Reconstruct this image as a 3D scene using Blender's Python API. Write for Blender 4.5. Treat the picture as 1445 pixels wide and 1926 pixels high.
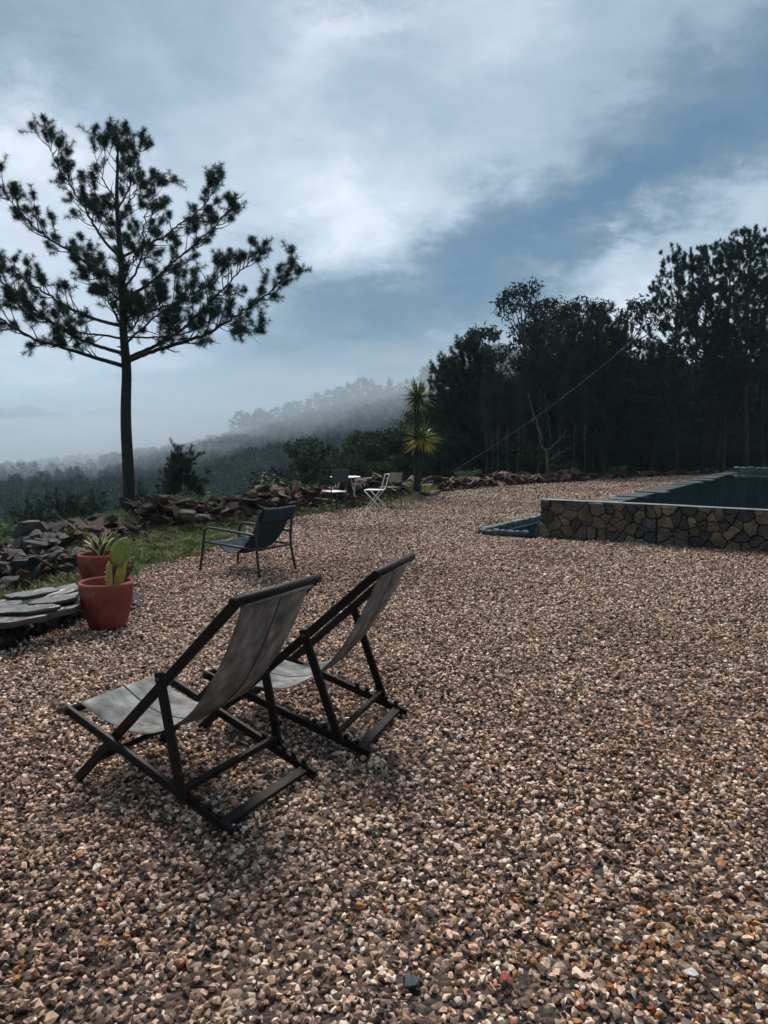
import bpy, bmesh, math, random
import numpy as np
from mathutils import Vector, Matrix, Euler

for o in list(bpy.data.objects):
    bpy.data.objects.remove(o)
SC = bpy.context.scene
COL = SC.collection
R = math.radians
rng = np.random.default_rng(7)
random.seed(7)

# ------------------------------------------------------------------ camera
CAM_H = 1.6
PITCH = math.atan((963 - 822) / 1391.0)
cam_d = bpy.data.cameras.new('camera')
cam_d.sensor_fit = 'VERTICAL'
cam_d.sensor_height = 36.0
cam_d.lens = 36.0 * 1391.0 / 1926.0
cam_d.clip_start = 0.05
cam_d.clip_end = 12000
cam = bpy.data.objects.new('camera', cam_d)
COL.objects.link(cam)
cam.location = (0, 0, CAM_H)
cam.rotation_euler = (math.pi / 2 - PITCH, 0, 0)
SC.camera = cam


def ray(px, py):
    u = -(py - 963.0) / 1391.0
    r = (px - 722.5) / 1391.0
    return np.array([r, math.cos(PITCH) + u * math.sin(PITCH), -math.sin(PITCH) + u * math.cos(PITCH)])


def gp(px, py, z=0.0):          # the point on the level z that is seen at a place of the photograph
    d = ray(px, py)
    t = (z - CAM_H) / d[2]
    return np.array([d[0] * t, d[1] * t, z])


def at(px, py, y):              # the point at y metres in front of the camera
    d = ray(px, py)
    t = y / d[1]
    return np.array([d[0] * t, y, CAM_H + d[2] * t])


# ------------------------------------------------------------------ world: broken overcast
W = bpy.data.worlds.new('World')
SC.world = W
W.use_nodes = True
nt = W.node_tree
nt.nodes.clear()
N, LK = nt.nodes, nt.links


def wm(op, a, b=None, c=None):
    n = N.new('ShaderNodeMath')
    n.operation = op
    for i, v in enumerate((a, b, c)):
        if v is None:
            continue
        if isinstance(v, (int, float)):
            n.inputs[i].default_value = v
        else:
            LK.new(v, n.inputs[i])
    return n.outputs[0]


SUN_EL, SUN_AZ = R(54), R(-6)
tc = N.new('ShaderNodeTexCoord')
sep = N.new('ShaderNodeSeparateXYZ')
LK.new(tc.outputs['Generated'], sep.inputs[0])
az0 = wm('ARCTAN2', sep.outputs[0], sep.outputs[1])
el0 = wm('ARCSINE', sep.outputs[2])


def wnoise(scale, detail, rough, vec, dist=0.0):
    n = N.new('ShaderNodeTexNoise')
    n.inputs['Scale'].default_value = scale
    n.inputs['Detail'].default_value = detail
    n.inputs['Roughness'].default_value = rough
    n.inputs['Distortion'].default_value = dist
    LK.new(vec, n.inputs['Vector'])
    return n


# clouds hang in a layer: their pattern flattens towards the horizon
zz = wm('ADD', wm('ABSOLUTE', sep.outputs[2]), 0.30)
cmb = N.new('ShaderNodeCombineXYZ')
LK.new(wm('DIVIDE', sep.outputs[0], zz), cmb.inputs[0])
LK.new(wm('DIVIDE', sep.outputs[1], zz), cmb.inputs[1])
cmb.inputs[2].default_value = 3.7
layer = cmb.outputs[0]
warp = wnoise(3.2, 9, 0.66, layer)
wsep = N.new('ShaderNodeSeparateColor')
LK.new(warp.outputs['Color'], wsep.inputs[0])
az = wm('ADD', az0, wm('MULTIPLY', wm('SUBTRACT', wsep.outputs[0], 0.5), 0.30))
el = wm('ADD', el0, wm('MULTIPLY', wm('SUBTRACT', wsep.outputs[1], 0.5), 0.24))


def pix_dir(px, py):
    d = ray(px, py)
    d = d / np.linalg.norm(d)
    return math.atan2(d[0], d[1]), math.asin(d[2])


CLOUDS = [  # where in the sky, half-sizes, tilt (degrees, up to the right), strength
    (670, 440, 190, 75, -25, 0.20), (480, 400, 330, 130, -10, 0.12), (20, 480, 170, 190, 0, 0.14),
    (-40, 250, 130, 60, 0, 0.17), (880, 400, 120, 60, 20, 0.15),
    (1090, 420, 440, 80, 25, -0.46), (800, 560, 240, 75, 16, -0.30), (1440, 240, 260, 90, 22, -0.14),
    (1110, 480, 80, 32, 14, 0.42), (1390, 380, 130, 45, 20, 0.26), (1200, 585, 90, 60, 0, 0.32),
    (650, 45, 75, 22, -8, 0.24), (915, 45, 95, 50, 25, 0.20), (575, 100, 40, 40, 20, 0.14), (490, 160, 110, 30, 20, 0.08),
    (60, 130, 220, 50, -14, -0.24), (260, 60, 220, 55, -10, -0.12), (520, 440, 60, 40, 30, -0.18), (1040, 290, 260, 60, 15, 0.06),
]
L = wm('MULTIPLY_ADD', wm('POWER', 2.718, wm('MULTIPLY', wm('MULTIPLY', el0, el0), -22.0)), 0.17, 0.485)   # paler towards the horizon
# a slow unevenness over the whole sky, and the fine tatters of the cloud
L = wm('ADD', L, wm('MULTIPLY', wm('SUBTRACT', wnoise(1.1, 3, 0.5, layer).outputs['Fac'], 0.5), 0.20))
L = wm('ADD', L, wm('MULTIPLY', wm('SUBTRACT', wnoise(4.6, 12, 0.68, layer, 0.5).outputs['Fac'], 0.5), 0.40))
for (px, py, sx, sy, rot, amp) in CLOUDS:
    a0, e0 = pix_dir(px, py)
    c, s = math.cos(R(rot)), math.sin(R(rot))
    da, de = wm('SUBTRACT', az, a0), wm('SUBTRACT', el, e0)
    u = wm('ADD', wm('MULTIPLY', da, c * 1391 / sx), wm('MULTIPLY', de, s * 1391 / sx))
    v = wm('ADD', wm('MULTIPLY', da, -s * 1391 / sy), wm('MULTIPLY', de, c * 1391 / sy))
    q = wm('ADD', wm('MULTIPLY', u, u), wm('MULTIPLY', v, v))
    g = wm('POWER', 2.718, wm('MULTIPLY', q, -0.5))
    L = wm('ADD', L, wm('MULTIPLY', g, amp))
ramp = N.new('ShaderNodeValToRGB')
cr = ramp.color_ramp
cr.elements[0].position = 0.0
cr.elements[0].color = (0.055, 0.130, 0.215, 1)
cr.elements[1].position = 1.0
cr.elements[1].color = (0.80, 0.85, 0.93, 1)
for p, c in ((0.25, (0.142, 0.208, 0.272, 1)), (0.5, (0.292, 0.372, 0.455, 1)), (0.75, (0.49, 0.552, 0.628, 1))):
    e = cr.elements.new(p)
    e.color = c
LK.new(L, ramp.inputs[0])
bg_c = N.new('ShaderNodeBackground')
bg_c.inputs[1].default_value = 1.0
LK.new(ramp.outputs[0], bg_c.inputs[0])
sky = N.new('ShaderNodeTexSky')
sky.sky_type = 'NISHITA'
sky.sun_disc = False
sky.sun_elevation = SUN_EL
sky.sun_rotation = SUN_AZ
bg_s = N.new('ShaderNodeBackground')
bg_s.inputs[1].default_value = 0.06
LK.new(sky.outputs[0], bg_s.inputs[0])
mixs = N.new('ShaderNodeMixShader')
mixs.inputs[0].default_value = 0.90          # cloud cover
LK.new(bg_s.outputs[0], mixs.inputs[1])
LK.new(bg_c.outputs[0], mixs.inputs[2])
wo = N.new('ShaderNodeOutputWorld')
LK.new(mixs.outputs[0], wo.inputs[0])

# ------------------------------------------------------------------ sun behind thin cloud
sun_d = bpy.data.lights.new('sun', 'SUN')
sun_d.energy = 3.2
sun_d.angle = R(20)
sun_d.color = (1.0, 0.91, 0.82)
sun = bpy.data.objects.new('sun', sun_d)
COL.objects.link(sun)
sdir = Vector((math.sin(SUN_AZ) * math.cos(SUN_EL), math.cos(SUN_AZ) * math.cos(SUN_EL), math.sin(SUN_EL)))
sun.rotation_euler = sdir.to_track_quat('Z', 'Y').to_euler()
sun.location = (-5, 40, 60)

SC.view_settings.view_transform = 'Standard'
SC.view_settings.look = 'None'
SC.view_settings.exposure = 0.58
SC.view_settings.gamma = 1.0
SC.render.engine = 'CYCLES'
SC.cycles.use_denoising = True
SC.cycles.use_adaptive_sampling = True
SC.cycles.adaptive_threshold = 0.02
SC.cycles.max_bounces = 5
SC.cycles.diffuse_bounces = 1
SC.cycles.glossy_bounces = 3
SC.cycles.transmission_bounces = 3
SC.cycles.volume_bounces = 2
SC.cycles.transparent_max_bounces = 24


# ------------------------------------------------------------------ materials
def new_mat(name):
    m = bpy.data.materials.new(name)
    m.use_nodes = True
    return m, m.node_tree, m.node_tree.nodes['Principled BSDF']


def ramp_node(t, stops, interp='LINEAR'):
    r = t.nodes.new('ShaderNodeValToRGB')
    r.color_ramp.interpolation = interp
    el_ = r.color_ramp.elements
    el_[0].position, el_[0].color = stops[0][0], (*stops[0][1], 1)
    el_[1].position, el_[1].color = stops[-1][0], (*stops[-1][1], 1)
    for p, c in stops[1:-1]:
        e_ = el_.new(p)
        e_.color = (*c, 1)
    return r


def mat_noise(name, stops, scale=6.0, rough=0.8, detail=6, bump=0.0, bump_scale=None, stretch=(1, 1, 1), coord='Object',
              rnd=0.0, translucent=0.0, spec=0.5, metal=0.0, bdist=0.01):
    m, t, b = new_mat(name)
    tcn = t.nodes.new('ShaderNodeTexCoord')
    mp = t.nodes.new('ShaderNodeMapping')
    mp.inputs['Scale'].default_value = stretch
    t.links.new(tcn.outputs[coord], mp.inputs[0])
    n = t.nodes.new('ShaderNodeTexNoise')
    n.inputs['Scale'].default_value = scale
    n.inputs['Detail'].default_value = detail
    n.inputs['Roughness'].default_value = 0.6
    t.links.new(mp.outputs[0], n.inputs['Vector'])
    r = ramp_node(t, stops)
    fac = n.outputs['Fac']
    if rnd:
        oi = t.nodes.new('ShaderNodeObjectInfo')
        a = t.nodes.new('ShaderNodeMath')
        a.operation = 'MULTIPLY_ADD'
        t.links.new(oi.outputs['Random'], a.inputs[0])
        a.inputs[1].default_value = rnd
        a.inputs[2].default_value = -rnd / 2
        s_ = t.nodes.new('ShaderNodeMath')
        s_.operation = 'ADD'
        t.links.new(fac, s_.inputs[0])
        t.links.new(a.outputs[0], s_.inputs[1])
        fac = s_.outputs[0]
    t.links.new(fac, r.inputs[0])
    t.links.new(r.outputs[0], b.inputs['Base Color'])
    b.inputs['Roughness'].default_value = rough
    b.inputs['Specular IOR Level'].default_value = spec
    b.inputs['Metallic'].default_value = metal
    if bump:
        n2 = t.nodes.new('ShaderNodeTexNoise')
        n2.inputs['Scale'].default_value = bump_scale or scale * 3
        n2.inputs['Detail'].default_value = 8
        n2.inputs['Roughness'].default_value = 0.65
        t.links.new(mp.outputs[0], n2.inputs['Vector'])
        bp = t.nodes.new('ShaderNodeBump')
        bp.inputs['Strength'].default_value = bump
        bp.inputs['Distance'].default_value = bdist
        t.links.new(n2.outputs['Fac'], bp.inputs['Height'])
        t.links.new(bp.outputs[0], b.inputs['Normal'])
    if translucent:
        tr = t.nodes.new('ShaderNodeBsdfTranslucent')
        t.links.new(r.outputs[0], tr.inputs[0])
        mx = t.nodes.new('ShaderNodeMixShader')
        mx.inputs[0].default_value = translucent
        t.links.new(b.outputs[0], mx.inputs[1])
        t.links.new(tr.outputs[0], mx.inputs[2])
        t.links.new(mx.outputs[0], t.nodes['Material Output'].inputs[0])
    return m


M = {}
M['bark'] = mat_noise('pine_bark', [(0.3, (0.010, 0.008, 0.007)), (0.7, (0.036, 0.026, 0.020))], 9, 0.95, bump=1.0, bump_scale=16, stretch=(1, 1, .3), bdist=.05)
M['pale_bark'] = mat_noise('eucalyptus_bark', [(0.3, (0.035, 0.032, 0.028)), (0.7, (0.10, 0.09, 0.075))], 3, 0.9, bump=.4, stretch=(1, 1, .2))
M['needle'] = mat_noise('pine_needles', [(0.3, (0.013, 0.028, 0.018)), (0.7, (0.034, 0.065, 0.034))], 1.3, 0.75, rnd=.3, translucent=.08, spec=.12)
M['euc'] = mat_noise('eucalyptus_leaves', [(0.3, (0.013, 0.023, 0.018)), (0.7, (0.034, 0.050, 0.034))], 1.1, 0.75, rnd=.3, translucent=.08, spec=.1)
M['leaf'] = mat_noise('shrub_leaves', [(0.3, (0.016, 0.034, 0.016)), (0.7, (0.044, 0.072, 0.034))], 1.5, 0.8, rnd=.35, translucent=.06, spec=.06)
M['leaf_grey'] = mat_noise('weed_leaves', [(0.3, (0.05, 0.10, 0.04)), (0.7, (0.14, 0.21, 0.09))], 2.5, 0.65, translucent=.2, spec=.25)
M['blossom'] = mat_noise('pale_blossom', [(0.3, (0.38, 0.38, 0.34)), (0.7, (0.6, 0.6, 0.55))], 4, 0.8)
M['grass'] = mat_noise('grass_blades', [(0.25, (0.045, 0.085, 0.022)), (0.48, (0.095, 0.14, 0.040)), (0.75, (0.24, 0.20, 0.09))], .9, 0.7, rnd=.55, translucent=.2, spec=.2, coord='Object')
M['far_tree'] = mat_noise('far_foliage', [(0.3, (0.016, 0.032, 0.018)), (0.7, (0.045, 0.072, 0.036))], .2, 0.9, rnd=.3, spec=.1)
M['rust_stone'] = mat_noise('rusty_schist', [(0.2, (0.014, 0.011, 0.010)), (0.45, (0.045, 0.024, 0.017)), (0.65, (0.105, 0.050, 0.030)), (0.9, (0.24, 0.145, 0.09))], 5, 0.8, rnd=.6, bump=.7, bump_scale=18, bdist=.03)
M['grey_stone'] = mat_noise('grey_schist', [(0.25, (0.008, 0.009, 0.010)), (0.55, (0.030, 0.027, 0.024)), (0.85, (0.12, 0.084, 0.055))], 5, 0.6, rnd=.45, bump=.8, bump_scale=14, bdist=.03)
M['slate'] = mat_noise('wet_slate', [(0.3, (0.014, 0.016, 0.019)), (0.7, (0.055, 0.058, 0.06))], 3, 0.42, bump=.45, bump_scale=9, stretch=(1, 2, 1), spec=.6, bdist=.02)
M['wall_stone'] = mat_noise('wall_stone', [(0.18, (0.020, 0.023, 0.027)), (0.40, (0.052, 0.046, 0.036)), (0.60, (0.105, 0.082, 0.054)), (0.80, (0.18, 0.125, 0.072)), (0.95, (0.25, 0.11, 0.045))], 7, 0.75, rnd=.6, bump=.6, bump_scale=12, bdist=.02)
M['mortar'] = mat_noise('dark_mortar', [(0.3, (0.026, 0.023, 0.019)), (0.7, (0.065, 0.056, 0.044))], 20, 0.95)
M['sett'] = mat_noise('granite_sett', [(0.25, (0.022, 0.042, 0.050)), (0.75, (0.075, 0.11, 0.12))], 9, 0.6, rnd=.35, bump=.5, bump_scale=30)
M['coping'] = mat_noise('wet_coping', [(0.25, (0.010, 0.022, 0.025)), (0.75, (0.034, 0.055, 0.06))], 5, 0.4, rnd=.3, bump=.3, bump_scale=20)
M['rim'] = mat_noise('limewashed_rim', [(0.3, (0.06, 0.068, 0.072)), (0.7, (0.20, 0.215, 0.22))], 14, 0.55, bump=.4)
M['terracotta'] = mat_noise('terracotta', [(0.25, (0.13, 0.022, 0.012)), (0.5, (0.20, 0.038, 0.020)), (0.62, (0.24, 0.056, 0.032)), (0.74, (0.30, 0.15, 0.11))], 6, 0.85, bump=.12, bump_scale=60)
M['soil'] = mat_noise('potting_soil', [(0.3, (0.012, 0.009, 0.007)), (0.7, (0.05, 0.035, 0.025))], 40, 0.95, bump=.8, bump_scale=70)
M['wood'] = mat_noise('dark_stained_wood', [(0.3, (0.0035, 0.003, 0.0035)), (0.62, (0.012, 0.009, 0.008)), (0.8, (0.05, 0.036, 0.028))], 14, 0.6, bump=.35, bump_scale=30, stretch=(.25, 1, 1), spec=.22)
M['canvas'] = mat_noise('grey_canvas', [(0.30, (0.090, 0.088, 0.082)), (0.45, (0.165, 0.168, 0.164)), (0.56, (0.235, 0.245, 0.245)), (0.72, (0.36, 0.375, 0.375))], 9, 0.92, bump=.3, bump_scale=60, stretch=(1, 1.4, 1), translucent=.04, spec=.1, bdist=.004)
M['stripe'] = mat_noise('canvas_stripe', [(0.3, (0.022, 0.026, 0.032)), (0.7, (0.05, 0.055, 0.06))], 30, 0.9)
M['metal_dark'] = mat_noise('grey_green_tube', [(0.3, (0.012, 0.016, 0.020)), (0.7, (0.026, 0.032, 0.038))], 8, 0.42, spec=.4)
M['sling'] = mat_noise('teal_sling_fabric', [(0.3, (0.016, 0.036, 0.044)), (0.7, (0.032, 0.060, 0.070))], 10, 0.85, bump=.25, bump_scale=150, translucent=.08, spec=.2, bdist=.003)
M['white_metal'] = mat_noise('white_enamel', [(0.2, (0.45, 0.44, 0.42)), (0.5, (0.74, 0.74, 0.72))], 12, 0.4)
M['black_metal'] = mat_noise('black_enamel', [(0.3, (0.015, 0.018, 0.02)), (0.7, (0.04, 0.042, 0.045))], 12, 0.4)
M['dark_fabric'] = mat_noise('dark_back_fabric', [(0.3, (0.02, 0.034, 0.038)), (0.7, (0.04, 0.056, 0.06))], 20, 0.8)
M['beige_fabric'] = mat_noise('beige_panel', [(0.3, (0.24, 0.21, 0.15)), (0.7, (0.34, 0.3, 0.22))], 20, 0.85)
M['cactus'] = mat_noise('cactus_skin', [(0.3, (0.13, 0.19, 0.035)), (0.7, (0.27, 0.32, 0.07))], 9, 0.5, bump=.3, bump_scale=50, spec=.4)
M['cactus_y'] = mat_noise('yellowed_cactus_skin', [(0.25, (0.10, 0.10, 0.03)), (0.5, (0.40, 0.34, 0.05)), (0.75, (0.52, 0.42, 0.07))], 14, 0.55, bump=.3, bump_scale=50)
M['cactus_d'] = mat_noise('corky_cactus_skin', [(0.3, (0.04, 0.03, 0.025)), (0.7, (0.10, 0.075, 0.06))], 14, 0.8, bump=.3)
M['agave'] = mat_noise('agave_leaf', [(0.3, (0.025, 0.06, 0.05)), (0.7, (0.06, 0.12, 0.085))], 6, 0.45, spec=.4)
M['agave_edge'] = mat_noise('agave_margin', [(0.3, (0.46, 0.43, 0.17)), (0.7, (0.66, 0.62, 0.34))], 9, 0.5)
M['yucca'] = mat_noise('yucca_leaf', [(0.3, (0.045, 0.085, 0.03)), (0.7, (0.13, 0.19, 0.055))], 3, 0.45, rnd=.2, translucent=.2, spec=.4)
M['yucca_y'] = mat_noise('yellowed_yucca_leaf', [(0.3, (0.20, 0.19, 0.03)), (0.7, (0.46, 0.38, 0.07))], 3, 0.5, rnd=.2, translucent=.2, spec=.4)
M['cable'] = mat_noise('pale_cable', [(0.3, (0.12, 0.10, 0.095)), (0.7, (0.22, 0.185, 0.17))], 5, 0.6)
M['dead_wood'] = mat_noise('dead_wood', [(0.3, (0.055, 0.05, 0.036)), (0.7, (0.13, 0.115, 0.075))], 6, 0.9, bump=.4)
M['needle_litter'] = mat_noise('dry_needles', [(0.3, (0.014, 0.011, 0.010)), (0.7, (0.05, 0.034, 0.025))], 3, 0.9)

# ground: earth and low growth, dark under the woods
m, t, b = new_mat('earth')
tcn = t.nodes.new('ShaderNodeTexCoord')
na = t.nodes.new('ShaderNodeTexNoise')
na.inputs['Scale'].default_value = 0.35
na.inputs['Detail'].default_value = 10
na.inputs['Roughness'].default_value = .7
t.links.new(tcn.outputs['Object'], na.inputs['Vector'])
rr = ramp_node(t, [(0.3, (0.022, 0.024, 0.014)), (0.5, (0.038, 0.046, 0.02)), (0.7, (0.07, 0.055, 0.035))])
t.links.new(na.outputs['Fac'], rr.inputs[0])
t.links.new(rr.outputs[0], b.inputs['Base Color'])
b.inputs['Roughness'].default_value = .95
b.inputs['Specular IOR Level'].default_value = .1
nb = t.nodes.new('ShaderNodeTexNoise')
nb.inputs['Scale'].default_value = 9
nb.inputs['Detail'].default_value = 8
t.links.new(tcn.outputs['Object'], nb.inputs['Vector'])
bp = t.nodes.new('ShaderNodeBump')
bp.inputs['Strength'].default_value = .9
bp.inputs['Distance'].default_value = .06
t.links.new(nb.outputs['Fac'], bp.inputs['Height'])
t.links.new(bp.outputs[0], b.inputs['Normal'])
M['earth'] = m

# the bed under the gravel: fine chips, gap shade painted into the colour
m, t, b = new_mat('gravel_fines')
tcn = t.nodes.new('ShaderNodeTexCoord')
vo = t.nodes.new('ShaderNodeTexVoronoi')
vo.inputs['Scale'].default_value = 42
t.links.new(tcn.outputs['Object'], vo.inputs['Vector'])
sp = t.nodes.new('ShaderNodeSeparateColor')
t.links.new(vo.outputs['Color'], sp.inputs[0])
rr = ramp_node(t, [(0.0, (0.009, 0.007, 0.006)), (0.3, (0.028, 0.019, 0.014)), (0.6, (0.065, 0.042, 0.030)), (0.85, (0.17, 0.11, 0.075)), (1, (0.42, 0.31, 0.23))])
t.links.new(sp.outputs[0], rr.inputs[0])
t.links.new(rr.outputs[0], b.inputs['Base Color'])
b.inputs['Roughness'].default_value = .85
bp = t.nodes.new('ShaderNodeBump')
bp.invert = True
bp.inputs['Strength'].default_value = 1.0
bp.inputs['Distance'].default_value = .02
t.links.new(vo.outputs['Distance'], bp.inputs['Height'])
t.links.new(bp.outputs[0], b.inputs['Normal'])
M['fines'] = m

# gravel stones: each stone its own colour, rustier in some patches
m, t, b = new_mat('gravel_stone')
ia = t.nodes.new('ShaderNodeAttribute')
ia.attribute_type = 'INSTANCER'
ia.attribute_name = 'tone'
rr = ramp_node(t, [(0.0, (0.025, 0.028, 0.03)), (0.10, (0.065, 0.042, 0.034)), (0.26, (0.18, 0.112, 0.084)), (0.42, (0.43, 0.268, 0.185)),
                   (0.58, (0.65, 0.425, 0.295)), (0.72, (0.81, 0.585, 0.43)), (0.80, (0.91, 0.765, 0.62)), (0.86, (0.40, 0.24, 0.12)),
                   (0.93, (0.42, 0.195, 0.065)), (1.0, (0.30, 0.085, 0.03))])
t.links.new(ia.outputs['Fac'], rr.inputs[0])
tcn = t.nodes.new('ShaderNodeTexCoord')
na = t.nodes.new('ShaderNodeTexNoise')
na.inputs['Scale'].default_value = 1.4
na.inputs['Detail'].default_value = 5
t.links.new(tcn.outputs['Object'], na.inputs['Vector'])
r2 = ramp_node(t, [(0.3, (0.55, 0.52, 0.50)), (0.6, (1.0, 1.0, 1.0))])
t.links.new(na.outputs['Fac'], r2.inputs[0])
mx = t.nodes.new('ShaderNodeMix')
mx.data_type = 'RGBA'
mx.blend_type = 'MULTIPLY'
mx.inputs[0].default_value = 1.0
t.links.new(rr.outputs[0], mx.inputs[6])
t.links.new(r2.outputs[0], mx.inputs[7])
t.links.new(mx.outputs[2], b.inputs['Base Color'])
b.inputs['Roughness'].default_value = .62
b.inputs['Specular IOR Level'].default_value = .35
M['gravel'] = m

# still dark pool water
m, t, b = new_mat('pool_water')
b.inputs['Base Color'].default_value = (0.004, 0.012, 0.018, 1)
b.inputs['Roughness'].default_value = .03
b.inputs['IOR'].default_value = 1.33
tcn = t.nodes.new('ShaderNodeTexCoord')
na = t.nodes.new('ShaderNodeTexNoise')
na.inputs['Scale'].default_value = 2.2
na.inputs['Detail'].default_value = 4
t.links.new(tcn.outputs['Object'], na.inputs['Vector'])
bp = t.nodes.new('ShaderNodeBump')
bp.inputs['Strength'].default_value = .06
bp.inputs['Distance'].default_value = .05
t.links.new(na.outputs['Fac'], bp.inputs['Height'])
t.links.new(bp.outputs[0], b.inputs['Normal'])
M['water'] = m


def vol_mat(name, color, density, aniso=0.0):
    m_ = bpy.data.materials.new(name)
    m_.use_nodes = True
    t_ = m_.node_tree
    t_.nodes.clear()
    pv = t_.nodes.new('ShaderNodeVolumePrincipled')
    pv.inputs['Color'].default_value = (*color, 1)
    pv.inputs['Density'].default_value = density
    pv.inputs['Anisotropy'].default_value = aniso
    ou = t_.nodes.new('ShaderNodeOutputMaterial')
    t_.links.new(pv.outputs[0], ou.inputs['Volume'])
    return m_


# ------------------------------------------------------------------ mesh helpers
def mesh_np(name, V, F, mat, smooth=False, midx=None):
    me = bpy.data.meshes.new(name)
    V = np.asarray(V, dtype=np.float32)
    if isinstance(F, np.ndarray):
        n = F.shape[1]
        me.vertices.add(len(V))
        me.vertices.foreach_set('co', V.ravel())
        me.loops.add(F.size)
        me.loops.foreach_set('vertex_index', F.ravel().astype(np.int32))
        me.polygons.add(len(F))
        me.polygons.foreach_set('loop_start', np.arange(0, F.size, n, dtype=np.int32))
        me.polygons.foreach_set('loop_total', np.full(len(F), n, dtype=np.int32))
        me.update(calc_edges=True)
    else:
        me.from_pydata(V.tolist(), [], F)
        me.update()
    for mm in (mat if isinstance(mat, (list, tuple)) else [mat]):
        me.materials.append(M[mm] if isinstance(mm, str) else mm)
    if midx is not None:
        me.polygons.foreach_set('material_index', np.asarray(midx, dtype=np.int32))
    if smooth:
        me.polygons.foreach_set('use_smooth', np.ones(len(me.polygons), dtype=bool))
    return me


def link(name, me, parent=None, loc=None, rot=None, scale=None):
    o = bpy.data.objects.new(name, me)
    COL.objects.link(o)
    if parent is not None:
        o.parent = parent
    if loc is not None:
        o.location = loc
    if rot is not None:
        o.rotation_euler = rot
    if scale is not None:
        o.scale = scale
    return o


def tag(o, label=None, cat=None, group=None, kind=None):
    if label:
        o['label'] = label
    if cat:
        o['category'] = cat
    if group:
        o['group'] = group
    if kind:
        o['kind'] = kind
    return o


def empty(name, loc=(0, 0, 0), rz=0.0, label=None, cat=None, group=None):
    o = bpy.data.objects.new(name, None)
    COL.objects.link(o)
    o.location = loc
    o.rotation_euler = (0, 0, rz)
    o.empty_display_size = .1
    return tag(o, label, cat, group)


def copy_tree(o, parent=None):
    c = o.copy()
    COL.objects.link(c)
    c.parent = parent
    for ch in list(o.children):
        copy_tree(ch, c)
    return c


class MB:
    def __init__(s):
        s.V, s.F, s.n = [], [], 0

    def add(s, V, F):
        s.V.extend([tuple(map(float, v)) for v in V])
        s.F.extend([tuple(i + s.n for i in f) for f in F])
        s.n += len(V)

    def tube(s, P, rad, n=8, cap=True):
        P = np.asarray(P, float)
        if np.isscalar(rad):
            rad = [rad] * len(P)
        T = np.gradient(P, axis=0)
        T /= np.linalg.norm(T, axis=1)[:, None] + 1e-12
        up = np.array([0, 0, 1.0]) if abs(T[0][2]) < .9 else np.array([1.0, 0, 0])
        a = np.cross(T[0], up)
        a /= np.linalg.norm(a)
        V = []
        ang = np.arange(n) * 2 * math.pi / n
        for i in range(len(P)):
            a = a - T[i] * (a @ T[i])
            a /= np.linalg.norm(a) + 1e-12
            bb = np.cross(T[i], a)
            V.append(P[i] + rad[i] * (np.cos(ang)[:, None] * a + np.sin(ang)[:, None] * bb))
        V = np.concatenate(V)
        F = []
        for i in range(len(P) - 1):
            for j in range(n):
                k = (j + 1) % n
                F.append((i * n + j, i * n + k, (i + 1) * n + k, (i + 1) * n + j))
        if cap:
            F.append(tuple(range(n))[::-1])
            F.append(tuple((len(P) - 1) * n + j for j in range(n)))
        s.add(V, F)
        return s

    def bar(s, p, q, w, h, side, bev=.004):
        """a squared bar from p to q; w along `side`, h across"""
        p, q = np.asarray(p, float), np.asarray(q, float)
        T = q - p
        Ln = np.linalg.norm(T)
        T /= Ln
        sd = np.asarray(side, float)
        sd = sd - T * (sd @ T)
        sd /= np.linalg.norm(sd)
        u = np.cross(T, sd)
        bb = min(bev, w * .3, h * .3)
        prof = []
        for (sx, sy) in ((1, 1), (-1, 1), (-1, -1), (1, -1)):
            a1 = (sx * (w / 2), sy * (h / 2 - bb))
            a2 = (sx * (w / 2 - bb), sy * (h / 2))
            prof += [a1, a2] if sx * sy > 0 else [a2, a1]
        V = []
        for (t_, sc) in ((0, .86), (bb, 1), (Ln - bb, 1), (Ln, .86)):
            for (x, y) in prof:
                V.append(p + T * t_ + sd * x * sc + u * y * sc)
        n = 8
        F = []
        for i in range(3):
            for j in range(n):
                k = (j + 1) % n
                F.append((i * n + j, i * n + k, (i + 1) * n + k, (i + 1) * n + j))
        F.append(tuple(range(n))[::-1])
        F.append(tuple(3 * n + j for j in range(n)))
        s.add(V, F)
        return s

    def box(s, c, size, rz=0.0):
        x, y, z = [v / 2 for v in size]
        cc, ss = math.cos(rz), math.sin(rz)
        V = []
        for dz in (-z, z):
            for (dx, dy) in ((-x, -y), (x, -y), (x, y), (-x, y)):
                V.append((c[0] + dx * cc - dy * ss, c[1] + dx * ss + dy * cc, c[2] + dz))
        s.add(V, [(3, 2, 1, 0), (4, 5, 6, 7), (0, 1, 5, 4), (1, 2, 6, 5), (2, 3, 7, 6), (3, 0, 4, 7)])
        return s

    def mesh(s, name, mat, smooth=False):
        return mesh_np(name, s.V, s.F, mat, smooth)

    def build(s, name, mat, parent=None, smooth=False, loc=None):
        return link(name, s.mesh(name, mat, smooth), parent, loc)


def smooth_path(P, k=6):
    P = np.asarray(P, float)
    Q = np.concatenate([[2 * P[0] - P[1]], P, [2 * P[-1] - P[-2]]])
    out = []
    for i in range(1, len(Q) - 2):
        for t_ in np.linspace(0, 1, k, endpoint=False):
            p0, p1, p2, p3 = Q[i - 1:i + 3]
            out.append(.5 * ((2 * p1) + (-p0 + p2) * t_ + (2 * p0 - 5 * p1 + 4 * p2 - p3) * t_ ** 2 + (-p0 + 3 * p1 - 3 * p2 + p3) * t_ ** 3))
    out.append(P[-1])
    return np.array(out)


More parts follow.
